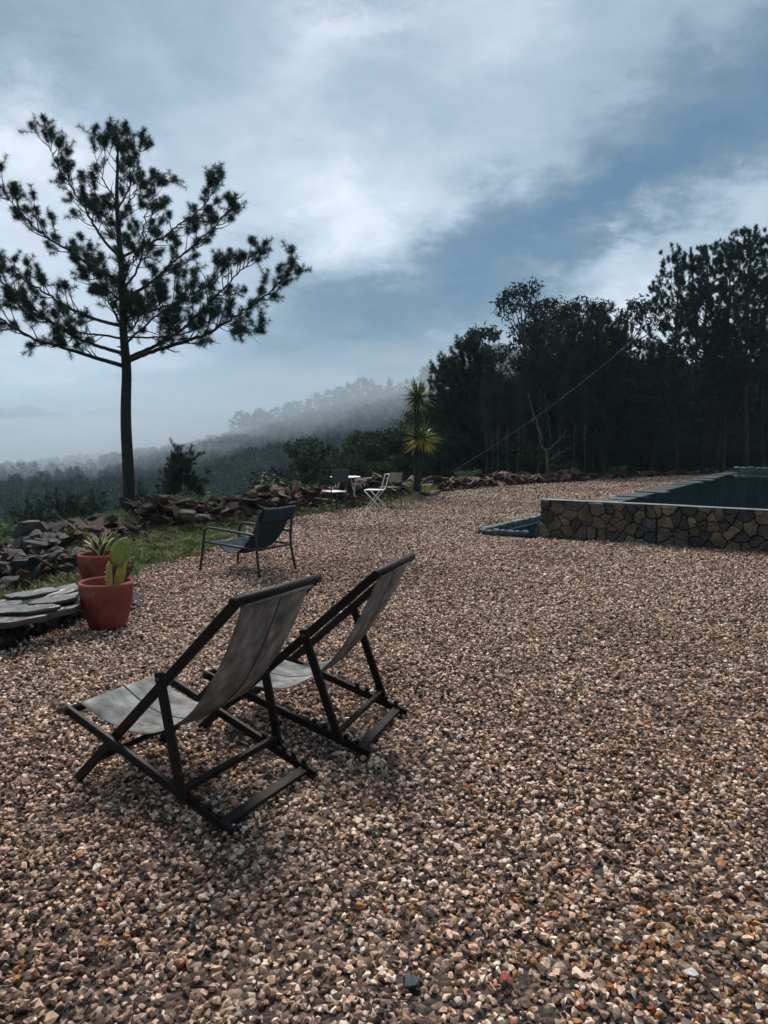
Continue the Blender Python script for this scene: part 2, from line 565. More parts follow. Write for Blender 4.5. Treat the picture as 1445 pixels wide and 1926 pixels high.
def hull_mesh(name, pts, mat, smooth=False):
    bm = bmesh.new()
    for p in pts:
        bm.verts.new(tuple(map(float, p)))
    r = bmesh.ops.convex_hull(bm, input=list(bm.verts))
    bmesh.ops.delete(bm, geom=[g for g in r['geom_interior'] if isinstance(g, bmesh.types.BMVert)], context='VERTS')
    loose = [v for v in bm.verts if not v.link_faces]
    if loose:
        bmesh.ops.delete(bm, geom=loose, context='VERTS')
    bmesh.ops.recalc_face_normals(bm, faces=list(bm.faces))
    me = bpy.data.meshes.new(name)
    bm.to_mesh(me)
    bm.free()
    if mat is not None:
        me.materials.append(M[mat])
    if smooth:
        me.polygons.foreach_set('use_smooth', np.ones(len(me.polygons), dtype=bool))
    return me


def rock_pts(sx, sy, sz, n=14, flat=.0):
    P = rng.normal(size=(n, 3))
    P /= np.linalg.norm(P, axis=1)[:, None]
    P *= rng.uniform(.82, 1.0, (n, 1))
    P = np.sign(P) * np.abs(P) ** (1 - flat)
    return P * np.array([sx, sy, sz])


def seg_dist(P, A, B):
    """distance of points P (n,2) to the segment A-B"""
    d = B - A
    t_ = np.clip(((P - A) @ d) / (d @ d), 0, 1)
    return np.linalg.norm(P - (A + t_[:, None] * d), axis=1)


def poly_sd(P, poly):
    """signed distance to a polygon, negative inside"""
    P = np.asarray(P, float)
    poly = np.asarray(poly, float)
    dist = np.full(len(P), 1e9)
    inside = np.zeros(len(P), bool)
    for i in range(len(poly)):
        A, B = poly[i], poly[(i + 1) % len(poly)]
        dist = np.minimum(dist, seg_dist(P, A, B))
        cond = (A[1] > P[:, 1]) != (B[1] > P[:, 1])
        xi = A[0] + (P[:, 1] - A[1]) / (B[1] - A[1] + 1e-12) * (B[0] - A[0])
        inside ^= cond & (P[:, 0] < xi)
    return np.where(inside, -dist, dist)


def points_to_mesh(name, pts, attrs):
    me = bpy.data.meshes.new(name)
    me.vertices.add(len(pts))
    me.vertices.foreach_set('co', np.asarray(pts, np.float32).ravel())
    for k, (typ, arr) in attrs.items():
        a = me.attributes.new(k, typ, 'POINT')
        key = 'vector' if typ == 'FLOAT_VECTOR' else 'value'
        a.data.foreach_set(key, np.asarray(arr).ravel())
    return me


def scatter(name, pts, rots, scales, idx, protos, tone=None):
    """one object that strews copies of the small meshes `protos` over pts"""
    n = len(pts)
    sc3 = np.asarray(scales, np.float32)
    if sc3.ndim == 1:
        sc3 = np.repeat(sc3[:, None], 3, 1)
    me = points_to_mesh(name, pts, dict(
        rot=('FLOAT_VECTOR', np.asarray(rots, np.float32)), siz=('FLOAT_VECTOR', sc3),
        pick=('INT', np.asarray(idx, np.int32)), tone=('FLOAT', np.asarray(tone if tone is not None else np.zeros(n), np.float32))))
    o = link(name, me)
    coll = bpy.data.collections.new(name + '_pieces')
    for i, pm in enumerate(protos):
        po = bpy.data.objects.new('%s_piece_%02d' % (name, i), pm)
        coll.objects.link(po)
    g = bpy.data.node_groups.new(name + '_scatter', 'GeometryNodeTree')
    g.interface.new_socket('Geometry', in_out='INPUT', socket_type='NodeSocketGeometry')
    g.interface.new_socket('Geometry', in_out='OUTPUT', socket_type='NodeSocketGeometry')
    gi, go = g.nodes.new('NodeGroupInput'), g.nodes.new('NodeGroupOutput')
    ip = g.nodes.new('GeometryNodeInstanceOnPoints')
    ci = g.nodes.new('GeometryNodeCollectionInfo')
    ci.inputs['Collection'].default_value = coll
    ci.inputs['Separate Children'].default_value = True
    ci.inputs['Reset Children'].default_value = True
    ip.inputs['Pick Instance'].default_value = True

    def na_(nm, typ):
        x = g.nodes.new('GeometryNodeInputNamedAttribute')
        x.data_type = typ
        x.inputs['Name'].default_value = nm
        return x.outputs['Attribute']
    er = g.nodes.new('FunctionNodeEulerToRotation')
    g.links.new(na_('rot', 'FLOAT_VECTOR'), er.inputs[0])
    g.links.new(gi.outputs[0], ip.inputs['Points'])
    g.links.new(ci.outputs[0], ip.inputs['Instance'])
    g.links.new(na_('pick', 'INT'), ip.inputs['Instance Index'])
    g.links.new(er.outputs[0], ip.inputs['Rotation'])
    g.links.new(na_('siz', 'FLOAT_VECTOR'), ip.inputs['Scale'])
    g.links.new(ip.outputs[0], go.inputs[0])
    mo = o.modifiers.new('scatter', 'NODES')
    mo.node_group = g
    return o


# ------------------------------------------------------------------ the lie of the land
TERRACE = [(-5.0, -14), (-4.6, 2), (-4.7, 5), (-5.0, 9), (-5.0, 12), (-4.2, 14.2), (-2.6, 16.6), (-1.2, 18.2), (0.1, 20.2), (1.4, 22.8),
           (4.8, 26.0), (9.8, 29.8), (14, 32.5), (24, 37), (60, 44), (60, -14)]
GRAVEL = [(-3.6, -12), (-3.2, 3.5)] + [tuple(gp(*p)[:2]) for p in ((0, 1228), (170, 1150), (235, 1095), (300, 1066), (380, 1046), (430, 1012),
          (500, 984), (600, 968), (720, 947), (780, 933), (900, 920), (1000, 910), (1120, 902), (1250, 893))] + [(20, 33), (40, 36), (40, -12)]


def land(x, y):
    x, y = np.asarray(x, float), np.asarray(y, float)
    shp = x.shape
    P = np.stack([x.ravel(), y.ravel()], 1)
    s = poly_sd(P, TERRACE)
    so = np.maximum(s, 0)
    d = np.hypot(P[:, 0], P[:, 1])
    be = np.arctan2(P[:, 0], np.maximum(P[:, 1], 1e-3))
    be = np.where(P[:, 1] > 0, be, np.sign(P[:, 0]) * 1.6)
    wr = np.clip((be - .06) / .28, 0, 1)
    wr = wr * wr * (3 - 2 * wr)
    wob = np.sin(P[:, 0] * .11 + 1.3) * np.cos(P[:, 1] * .09) * np.clip(so / 30, 0, 1)
    valley = -14 * (1 - np.exp(-(so / 34) ** 1.25)) + 1.2 * wob
    right = np.where(so < 60, .07 * so + .0007 * so ** 2, .07 * 60 + .0007 * 3600 + (so - 60) * .02) + .8 * wob
    right = np.minimum(right, 12)
    z = valley * (1 - wr) + right * wr
    # the long hill across the valley and the ranges behind it
    A = np.interp(be, [-.55, -.34, -.26, -.20, -.115, -.03, .056, .13, .3, .6], [0, 4, 8, 12, 17, 24, 28, 34, 38, 30])
    z = z + A * np.exp(-((d - 265) / 95) ** 2) * (P[:, 1] > 0) * np.clip(1.25 - wr, 0, 1)
    B = np.interp(be, [-1.2, -.56, -.47, -.41, -.36, -.30, -.2, 0, .6], [20, 22, 32, 37, 33, 24, 18, 20, 30])
    z = z + B * np.exp(-((d - 1000) / 260) ** 2) * (P[:, 1] > 0)
    C = np.interp(be, [-1.3, -.7, -.48, -.45, -.40, -.33, -.28, -.2, -.1, 0, .3, 1], [80, 90, 100, 108, 98, 98, 90, 78, 84, 80, 80, 80])
    C = C + 9 * np.sin(be * 37 + 1) + 6 * np.sin(be * 83) + 4 * np.sin(be * 171 + 2)
    z = z + C * np.exp(-((d - 2600) / 800) ** 2)
    # a low bank under the rubble, inside the edge
    bank = .16 * np.exp(-((s + .6) / .7) ** 2) * (P[:, 0] < 1.0) * (P[:, 1] > 6)
    z = z + bank - .03
    return z.reshape(shp)


NA, NR = 420, 200
rad = np.concatenate([[0.0], np.geomspace(1.0, 4500, NR - 1)])
# more directions ahead than behind
ang = np.concatenate([np.linspace(-.8, .8, 320, endpoint=False), np.linspace(.8, 2 * math.pi - .8, NA - 320, endpoint=False)])
AA, RRr = np.meshgrid(ang, rad)
X, Y = RRr * np.sin(AA), RRr * np.cos(AA)
Z = land(X, Y)
V = np.stack([X, Y, Z], -1).reshape(-1, 3)
i, j = np.meshgrid(np.arange(NR - 1), np.arange(NA), indexing='ij')
jn = (j + 1) % NA
F = np.stack([i * NA + j, (i + 1) * NA + j, (i + 1) * NA + jn, i * NA + jn], -1).reshape(-1, 4)
terr = link('ground', mesh_np('ground', V, F[:, ::-1].copy(), 'earth', True))
tag(terr, kind='structure')

bm = bmesh.new()
vs = [bm.verts.new((x, y, 0)) for x, y in GRAVEL]
f_ = bm.faces.new(vs)
if f_.normal.z < 0:
    f_.normal_flip()
bmesh.ops.triangulate(bm, faces=[f_])
me = bpy.data.meshes.new('gravel_yard')
bm.to_mesh(me)
bm.free()
me.materials.append(M['fines'])
tag(link('gravel_yard', me), kind='structure')

# ------------------------------------------------------------------ the pool
PA = R(33.6)
AX = np.array([math.sin(PA), math.cos(PA), 0])      # back along the pool
BX = np.array([math.cos(PA), -math.sin(PA), 0])     # right along its front
P0 = np.array([2.54, 11.93, 0])
PTOP = .605


def pool(b_, a_, z):
    return P0 + BX * b_ + AX * a_ + np.array([0, 0, z])


def clip_poly(poly, nx, ny, c):
    out = []
    for k in range(len(poly)):
        p, q = poly[k], poly[(k + 1) % len(poly)]
        dp, dq = nx * p[0] + ny * p[1] - c, nx * q[0] + ny * q[1] - c
        if dp <= 0:
            out.append(p)
        if dp * dq < 0:
            t_ = dp / (dp - dq)
            out.append((p[0] + (q[0] - p[0]) * t_, p[1] + (q[1] - p[1]) * t_))
    return out


pool_t = empty('swimming_pool', tuple(P0), 0, 'raised overflow pool with a crazy-stone front wall and dark water', 'pool')
inv0 = -P0
WL = 6.4
mb = MB()
core = [pool(0.01, .04, -.05), pool(WL, .04, -.05), pool(WL, .30, -.05), pool(0.01, .30, -.05)]
V8 = [v + inv0 for v in core] + [v + inv0 + np.array([0, 0, PTOP + .02]) for v in core]
mb.add(V8, [(0, 1, 2, 3), (4, 7, 6, 5), (0, 4, 5, 1), (1, 5, 6, 2), (2, 6, 7, 3), (3, 7, 4, 0)])
wall_o = mb.build('front_wall', 'mortar', pool_t)
# fieldstones set in the wall
seeds = []
tries = 0
while len(seeds) < 128 and tries < 20000:
    tries += 1
    q = (rng.uniform(.02, WL - .02), rng.uniform(.02, PTOP - .04))
    mind = rng.choice([.075, .12, .18, .25])
    if all(((q[0] - p[0]) / 1.05) ** 2 + ((q[1] - p[1]) / .92) ** 2 > (mind * .5 + p[2] * .5) ** 2 for p in seeds):
        seeds.append((q[0], q[1], mind))
seeds = np.array(seeds)
for k, (sx, sy, _) in enumerate(seeds):
    poly = [(0, 0), (WL, 0), (WL, PTOP - .015), (0, PTOP - .015)]
    for l_, (tx, ty, _) in enumerate(seeds):
        if l_ == k or abs(tx - sx) > .9:
            continue
        nx, ny = tx - sx, ty - sy
        ln = math.hypot(nx, ny)
        poly = clip_poly(poly, nx / ln, ny / ln, (nx * (sx + tx) / 2 + ny * (sy + ty) / 2) / ln - .0038)
        if len(poly) < 3:
            break
    if len(poly) < 3:
        continue
    c = np.mean(poly, 0)
    # knock corners off, roughen the outline
    rim = []
    for q in range(len(poly)):
        p0_, p1_ = np.array(poly[q]), np.array(poly[(q + 1) % len(poly)])
        if np.linalg.norm(p1_ - p0_) < .02:
            rim.append((p0_ + p1_) / 2)
            continue
        for t_ in (.07, .28, .5, .72, .93):
            w_ = p0_ + (p1_ - p0_) * t_
            ed = min(1, max(0, min(w_[1], PTOP - .015 - w_[1], w_[0], WL - w_[0]) / .05))
            w_ = w_ + ed * np.array([.018 * math.sin(23 * w_[1] + 9 * w_[0]) + .008 * math.sin(61 * w_[1] + 2), .016 * math.sin(19 * w_[0] + 7 * w_[1]) + .008 * math.sin(57 * w_[0])])
            w_ = w_ + (c - w_) * rng.uniform(0, .06)
            rim.append(w_)
    rim = np.array(rim)
    if len(rim) < 5:
        continue
    out = rng.uniform(.012, .058)
    tilt = rng.normal(0, .13, 2)
    rings = []
    for (shr, dep) in ((1.0, .05), (1.0, -out * .55), (.90, -out * .95), (.55, -out * 1.0)):
        for w_ in rim:
            p = c + (w_ - c) * shr
            dd = dep + ((p - c) @ tilt if dep < 0 else 0) + (rng.normal(0, .004) if shr < 1 else 0)
            rings.append(pool(p[0], min(dd, .05), p[1]) + inv0)
    nn = len(rim)
    rings.append(pool(c[0], -out * rng.uniform(.8, 1.25), c[1]) + inv0)
    F = []
    for r_ in range(3):
        for q in range(nn):
            F.append((r_ * nn + q, r_ * nn + (q + 1) % nn, (r_ + 1) * nn + (q + 1) % nn, (r_ + 1) * nn + q))
    for q in range(nn):
        F.append((3 * nn + q, 3 * nn + (q + 1) % nn, 4 * nn))
    link('stone', mesh_np('stone', rings, F, 'wall_stone'), wall_o)

# rim of the front wall, in lengths
b0 = -.02
while b0 < WL:
    ln = rng.uniform(.5, .9)
    b1 = min(b0 + ln, WL)
    mb = MB()
    zt = PTOP + rng.normal(0, .003)
    Q = []
    for z_ in (PTOP - .014, zt):
        for (bb_, aa_) in ((b0 + .002, -.035 + rng.normal(0, .004)), (b1 - .002, -.035 + rng.normal(0, .004)), (b1 - .002, .16), (b0 + .002, .16)):
            Q.append(pool(bb_, aa_, z_) + inv0)
    mb.add(Q, [(0, 3, 2, 1), (4, 5, 6, 7), (0, 1, 5, 4), (1, 2, 6, 5), (2, 3, 7, 6), (3, 0, 4, 7)])
    mb.build('rim_stone', 'rim', wall_o)
    b0 = b1
# the overflow side: wet coping slabs, each stepping a little from the next
cop = empty('overflow_edge', (0, 0, 0))
cop.parent = pool_t
PL = 12.4
a0 = .30
k = 0
while a0 < PL:
    ln = rng.uniform(.5, .62)
    a1 = min(a0 + ln, PL)
    wq = rng.uniform(-.03, .03)
    Q = []
    for z_ in (0.02, PTOP - .02):
        dz = .006 * rng.normal()
        for (bb_, aa_) in ((.80 + wq, a0 + .006), (1.34 + wq, a0 + .006 - .05), (1.34 + wq, a1 - .006 - .05), (.80 + wq, a1 - .006)):
            Q.append(pool(bb_, aa_, z_ + (dz if z_ > .1 else 0) + (.005 if (z_ > .1 and aa_ < a0 + .02) else 0)) + inv0)
    mb = MB()
    mb.add(Q, [(0, 3, 2, 1), (4, 5, 6, 7), (0, 1, 5, 4), (1, 2, 6, 5), (2, 3, 7, 6), (3, 0, 4, 7)])
    mb.build('coping_slab', 'coping', cop)
    a0 = a1


def sett_mesh(lx, ly, lz):
    m_ = MB()
    bv = .018
    V = []
    for (z_, q) in ((-lz, 0), (-bv, 0), (0, bv)):
        for (sx, sy) in ((-1, -1), (1, -1), (1, 1), (-1, 1)):
            V.append((sx * (lx / 2 - q) + rng.normal(0, .003), sy * (ly / 2 - q) + rng.normal(0, .003), z_ + (rng.normal(0, .003) if z_ == 0 else 0)))
    F = [(8, 9, 10, 11)]
    for r_ in (0, 1):
        for q in range(4):
            F.append((r_ * 4 + q, r_ * 4 + (q + 1) % 4, (r_ + 1) * 4 + (q + 1) % 4, (r_ + 1) * 4 + q))
    m_.add(V, F)
    return m_.mesh('sett', 'sett')


SETTS = [sett_mesh(.105, .13, .30) for _ in range(5)]
BIGSETT = [sett_mesh(.155, .17, .40) for _ in range(5)]


def sett_row(p, q, z, parent, meshes, step, org):
    p, q = np.array(p), np.array(q)
    Ln = np.linalg.norm(q - p)
    n = int(Ln / step)
    T = (q - p) / Ln
    rz = math.atan2(T[1], T[0])
    for k_ in range(n):
        c_ = p + T * (k_ + .5) * step
        link('sett', random.choice(meshes), parent, (c_[0] - org[0], c_[1] - org[1], z + rng.normal(0, .004) - org[2]),
             (rng.normal(0, .02), rng.normal(0, .02), rz + rng.normal(0, .02)))


back_rim = empty('back_rim')
back_rim.parent = pool_t
sett_row(pool(1.0, PL + .09, 0)[:2], pool(9.5, PL + .09, 0)[:2], PTOP + .125, back_rim, BIGSETT, .178, P0)
# the pool's inner body below the water, and its water
mb = MB()
Q = [pool(1.2, .2, .02), pool(9.6, .2, .02), pool(9.6, PL + .1, .02), pool(1.2, PL + .1, .02)]
Q = [v + inv0 for v in Q]
mb.add(Q + [v + np.array([0, 0, PTOP - .12]) for v in Q], [(0, 3, 2, 1), (4, 5, 6, 7), (0, 1, 5, 4), (1, 2, 6, 5), (2, 3, 7, 6), (3, 0, 4, 7)])
mb.build('basin', 'mortar', pool_t)
mb = MB()
mb.add([pool(1.20, .155, PTOP - .012), pool(9.6, .155, PTOP - .012), pool(9.6, PL + .02, PTOP - .012), pool(1.20, PL + .02, PTOP - .012)], [(0, 1, 2, 3)])
water = mb.build('water', 'water')
tag(water, kind='structure')

# the catch channel of setts on the overflow side
gut = empty('overflow_channel', tuple(gp(900, 1003)), 0, 'low channel edged with teal granite setts left of the pool wall', 'channel')
gorg = gp(900, 1003)
ga, gb = gp(900, 994, .1), gp(1014, 999, .1)
sett_row(ga[:2], gb[:2] - (gb - ga)[:2] / np.linalg.norm((gb - ga)[:2]) * .04, .10, gut, SETTS, .119, gorg)
ge = ga + AX * 12.2
sett_row((ga + AX * .14)[:2], ge[:2], .10, gut, SETTS, .119, gorg)
mb = MB()
w1, w2 = ga + BX * .06 + AX * .05, ga + AX * 12
mb.add([v - gorg - np.array([0, 0, .07]) for v in (w1, w1 + BX * 1.75, w2 + BX * 1.75, w2)], [(0, 1, 2, 3)])
mb.build('channel_water', 'water', gut)


# ------------------------------------------------------------------ deck chairs
def deck_chair(name, q, label, sag, canvas_tone):
    x0, y0, yaw, uT, zT, uF, uS, zS, wid, fp, fb = q
    root = empty(name, (x0, y0, 0), yaw, label, 'deck chair', 'canvas deck chairs on the gravel')
    T, Fo, S, B = np.array([uT, zT]), np.array([uF, .03]), np.array([uS, zS]), np.array([-.02, .035])
    Pv, Qb = T + fp * (Fo - T), B + fb * (S - B)
    sg = np.sign(wid)
    aw = abs(wid)
    vd = np.array([0, 1.0, 0])

    def p3(a, v):
        return np.array([a[0], sg * v, a[1]])

    def rail(a, b_, v, w=.024, h=.042, nm='rail', par=root, over=(0, 0)):
        d = (b_ - a) / np.linalg.norm(b_ - a)
        return MB().bar(p3(a - d * over[0], v), p3(b_ + d * over[1], v), w, h, vd).build(nm, 'wood', par)
    # long reclining frame
    fr = empty('reclining_frame')
    fr.parent = root
    for v in (0, aw):
        rail(T, Fo, v, h=.043, par=fr, over=(.015, .03))
    MB().tube([p3(T, -.035), p3(T, -.03), p3(T, aw + .03), p3(T, aw + .035)], [.012, .021, .021, .012], 12).build('top_bar', 'wood', fr, True)
    bt = Fo + (T - Fo) * .10
    MB().bar(p3(bt, .013), p3(bt, aw - .013), .036, .022, (Fo - T)[0] * np.array([1, 0, 0]) + (Fo - T)[1] * np.array([0, 0, 1])).build('foot_bar', 'wood', fr)
    # seat frame, outside the other
    se = empty('seat_frame')
    se.parent = root
    v0, v1 = -.030, aw + .030
    for v in (v0, v1):
        r_ = rail(B, S, v, h=.041, par=se, over=(.03, .02))
        d = (S - B) / np.linalg.norm(S - B)
        nrm = np.array([-d[1], d[0]])
        for k_ in range(5):
            c_ = B + d * (.05 + .062 * k_) + nrm * .030
            MB().bar(p3(c_ - d * .012, v), p3(c_ + d * .010 + nrm * .006, v), .024, .022, vd).build('notch', 'wood', r_)
    MB().tube([p3(S, v0 - .02), p3(S, v1 + .02)], [.019, .019], 10).build('front_bar', 'wood', se, True)
    d = (S - B) / np.linalg.norm(S - B)
    MB().bar(p3(B + d * .03, v0 + .013), p3(B + d * .03, v1 - .013), .046, .022, np.array([d[0], 0, d[1]])).build('back_bar', 'wood', se)
    # prop
    pr = empty('prop')
    pr.parent = root
    w0, w1 = -.060, aw + .060
    nrm = np.array([-d[1], d[0]])
    Qs = Qb + nrm * .040
    for v in (w0, w1):
        dd = (Qs - Pv) / np.linalg.norm(Qs - Pv)
        l_ = MB().bar(p3(Pv - dd * .03, v), p3(Qs + dd * .05, v), .024, .043, vd).build('leg', 'wood', pr)
        MB().tube([p3(Pv, v - .02), p3(Pv, v + .02)], .011, 10).build('bolt', 'metal_dark', l_, True)
    MB().bar(p3(Qs, w0 + .013), p3(Qs, w1 - .013), .024, .036, np.array([d[0], 0, d[1]])).build('cross_bar', 'wood', pr)
    # the canvas, hung in a slack curve between the two bars
    n_u, n_v = 40, 14
    top, bot = T + np.array([.004, -.020]), S + np.array([0, .021])
    c1 = top + (np.array([uT + .22, .42]) - top) * 1.0 + np.array([.02, -.05])
    c2 = np.array([uS - .40 - sag, zS - .20])
    P = []
    for k_ in range(n_u + 1):
        t_ = k_ / n_u
        P.append((1 - t_) ** 3 * top + 3 * (1 - t_) ** 2 * t_ * c1 + 3 * (1 - t_) * t_ ** 2 * c2 + t_ ** 3 * bot)
    P = np.array(P)
    Tn = np.gradient(P, axis=0)
    Tn /= np.linalg.norm(Tn, axis=1)[:, None]
    Nn = np.stack([-Tn[:, 1], Tn[:, 0]], 1)
    V, F = [], []
    m0, m1 = .030, aw - .030
    rip = rng.normal(0, 1, 6)
    for k_ in range(n_u + 1):
        for l_ in range(n_v + 1):
            t_, s_ = k_ / n_u, l_ / n_v
            inset = .018 * math.sin(math.pi * t_)
            vv = m0 + inset + (m1 - m0 - 2 * inset) * s_
            dip = .012 * math.sin(math.pi * s_) * math.sin(math.pi * t_)
            dip += .0035 * math.sin(9 * s_ + rip[0] + 2 * t_) * math.sin(math.pi * t_) + .002 * math.sin(21 * t_ + rip[1] + 5 * s_)
            a_ = P[k_] - Nn[k_] * dip
            V.append(p3(a_, vv))
    for k_ in range(n_u):
        for l_ in range(n_v):
            a_ = k_ * (n_v + 1) + l_
            F.append((a_, a_ + 1, a_ + n_v + 2, a_ + n_v + 1))
    V = np.array(V)
    cv = link('canvas', mesh_np('canvas', V, np.array(F), 'canvas', True), root)
    so = cv.modifiers.new('cloth', 'SOLIDIFY')
    so.thickness = .0025
    so.offset = 0
    # woven stripe, a hair proud of both faces
    G = V.reshape(n_u + 1, n_v + 1, 3)
    js, w_ = .56, .011
    sv, sf = [], []
    for k_ in range(n_u + 1):
        cl = G[k_, 0] + (G[k_, -1] - G[k_, 0]) * js
        jj = int(js * n_v)
        fr_ = js * n_v - jj
        cl = G[k_, jj] * (1 - fr_) + G[k_, jj + 1] * fr_
        nn = np.array([Nn[k_][0], 0, Nn[k_][1]])
        for (dv, dn) in ((-w_ / 2, -.0028), (w_ / 2, -.0028), (w_ / 2, .0028), (-w_ / 2, .0028)):
            sv.append(cl + vd * dv + nn * dn)
    for k_ in range(n_u):
        for q_ in range(4):
            sf.append((k_ * 4 + q_, k_ * 4 + (q_ + 1) % 4, (k_ + 1) * 4 + (q_ + 1) % 4, (k_ + 1) * 4 + q_))
    link('stripe', mesh_np('stripe', sv, sf, 'stripe'), cv)
    # rolled hem round the top dowel
    MB().tube([p3(top + Nn[0] * -.006, m0 - .004), p3(top + Nn[0] * -.006, m1 + .004)], [.013, .013], 10).build('hem', 'canvas', cv, True)
    return root


deck_chair('deck_chair', (-0.634, 2.867, 2.622, -0.072, 0.963, 0.899, 0.924, 0.345, -0.518, 0.381, 0.245),
           'nearest canvas deck chair of dark wood, its pale seat turned to the valley', .05, 0)
deck_chair('deck_chair', (-0.106, 3.596, 2.792, -0.077, 0.935, 0.938, 0.891, 0.325, -0.526, 0.362, 0.164),
           'canvas deck chair standing behind the nearest one, towards the pool', .05, 1)

# ------------------------------------------------------------------ tube lounge chair
LF = np.array([-.842, .540])
LYAW = math.atan2(LF[1], LF[0])
lorg = gp(491, 1089)
lc = empty('lounge_chair', tuple(lorg), LYAW, 'low armchair of dark tube with a teal fabric sling, on the gravel edge', 'armchair')
LW = .60
RT = .0155


def lp(u, v, z):
    return np.array([u, -v, z])


for v in (0, LW):
    spl = -.02 if v == 0 else .02
    back = smooth_path([lp(-.0, v + spl, .0), lp(.055, v, .33), lp(.045, v, .58), lp(-.015, v, .775)], 6)
    MB().tube(back, RT, 10).build('rear_leg', 'metal_dark', lc, True)
    arm = smooth_path([lp(.95, v + spl, .0), lp(.905, v, .34), lp(.885, v, .465), lp(.865, v, .505), lp(.83, v, .527), lp(.78, v, .531), lp(.45, v, .512), lp(.052, v, .484)], 5)
    MB().tube(arm, RT, 10).build('front_leg_and_armrest', 'metal_dark', lc, True)
    MB().tube([lp(.905, v, .360), lp(.06, v, .325)], RT * .9, 10).build('side_rail', 'metal_dark', lc, True)
for (u, z, nm) in ((.74, .352, 'front_bar'), (.058, .322, 'rear_bar'), (-.012, .765, 'top_bar')):
    MB().tube([lp(u, 0, z), lp(u, LW, z)], RT * .9, 10).build(nm, 'metal_dark', lc, True)
n_u, n_v = 34, 14
ctrl = smooth_path([(-.012, .783), (.075, .62), (.20, .43), (.36, .285), (.50, .258), (.62, .290), (.745, .370)], 6)
V, F = [], []
for k_, (u, z) in enumerate(ctrl):
    t_ = k_ / (len(ctrl) - 1)
    for l_ in range(n_v + 1):
        s_ = l_ / n_v
        vv = .025 + (LW - .05) * s_
        sag = .03 * math.sin(math.pi * s_) * math.sin(math.pi * t_) + .007 * math.sin(15 * s_ + 3 * t_) * t_ ** 2 * math.sin(math.pi * t_)
        if t_ == 0:
            sag = .012 * math.sin(math.pi * s_)
        V.append(lp(u + sag * .3, vv, z - sag))
nu = len(ctrl)
for k_ in range(nu - 1):
    for l_ in range(n_v):
        a_ = k_ * (n_v + 1) + l_
        F.append((a_, a_ + 1, a_ + n_v + 2, a_ + n_v + 1))
sl = link('sling', mesh_np('sling', V, np.array(F), 'sling', True), lc)
so = sl.modifiers.new('cloth', 'SOLIDIFY')
so.thickness = .004
so.offset = 0
# the pocket folded over the top
V, F = [], []
pk = [(.085, .615), (.025, .715), (-.020, .783), (-.030, .797), (-.044, .788), (-.045, .760), (.010, .650), (.022, .632)]
for (u, z) in pk:
    for l_ in range(n_v + 1):
        s_ = l_ / n_v
        V.append(lp(u + .003 * math.sin(12 * s_), .02 + (LW - .04) * s_, z - .008 * math.sin(math.pi * s_) + .003 * math.sin(25 * s_)))
for k_ in range(len(pk) - 1):
    for l_ in range(n_v):
        a_ = k_ * (n_v + 1) + l_
        F.append((a_, a_ + 1, a_ + n_v + 2, a_ + n_v + 1))
pkt = link('head_pocket', mesh_np('head_pocket', V, np.array(F), 'sling', True), sl)
so = pkt.modifiers.new('cloth', 'SOLIDIFY')
so.thickness = .004

# ------------------------------------------------------------------ bistro table and chairs
tc_ = np.array([at(650, 940, 17.1)[0], 17.1])
bt = empty('bistro_table', (tc_[0], tc_[1], 0), R(20), 'small white folding table with crossed legs in front of the rubble wall', 'table')
mb = MB()
prof = [(.0, .672), (.345, .672), (.355, .676), (.355, .690), (.345, .694), (.0, .694)]
nS = 28
V, F = [], []
for (r_, z) in prof:
    for k_ in range(nS):
        V.append((r_ * math.cos(k_ * 2 * math.pi / nS), r_ * math.sin(k_ * 2 * math.pi / nS), z))
for r_ in range(len(prof) - 1):
    for k_ in range(nS):
        F.append((r_ * nS + k_, r_ * nS + (k_ + 1) % nS, (r_ + 1) * nS + (k_ + 1) % nS, (r_ + 1) * nS + k_))
link('table_top', mesh_np('table_top', V, F, 'white_metal'), bt)
for sx in (-1, 1):
    for sy in (-1, 1):
        MB().tube([(sx * .20, sy * .24, .672), (sx * .215, -sy * .24, 0)], .014, 8).build('leg', 'white_metal', bt, True)
    MB().tube([(sx * .205, -.17, .08), (sx * .205, .17, .08)], .009, 8).build('leg_bar', 'white_metal', bt, True)
for y_ in (-.24, .24):
    MB().tube([(-.215, y_, .03), (.215, y_, .03)], .010, 8).build('foot_bar', 'white_metal', bt, True)


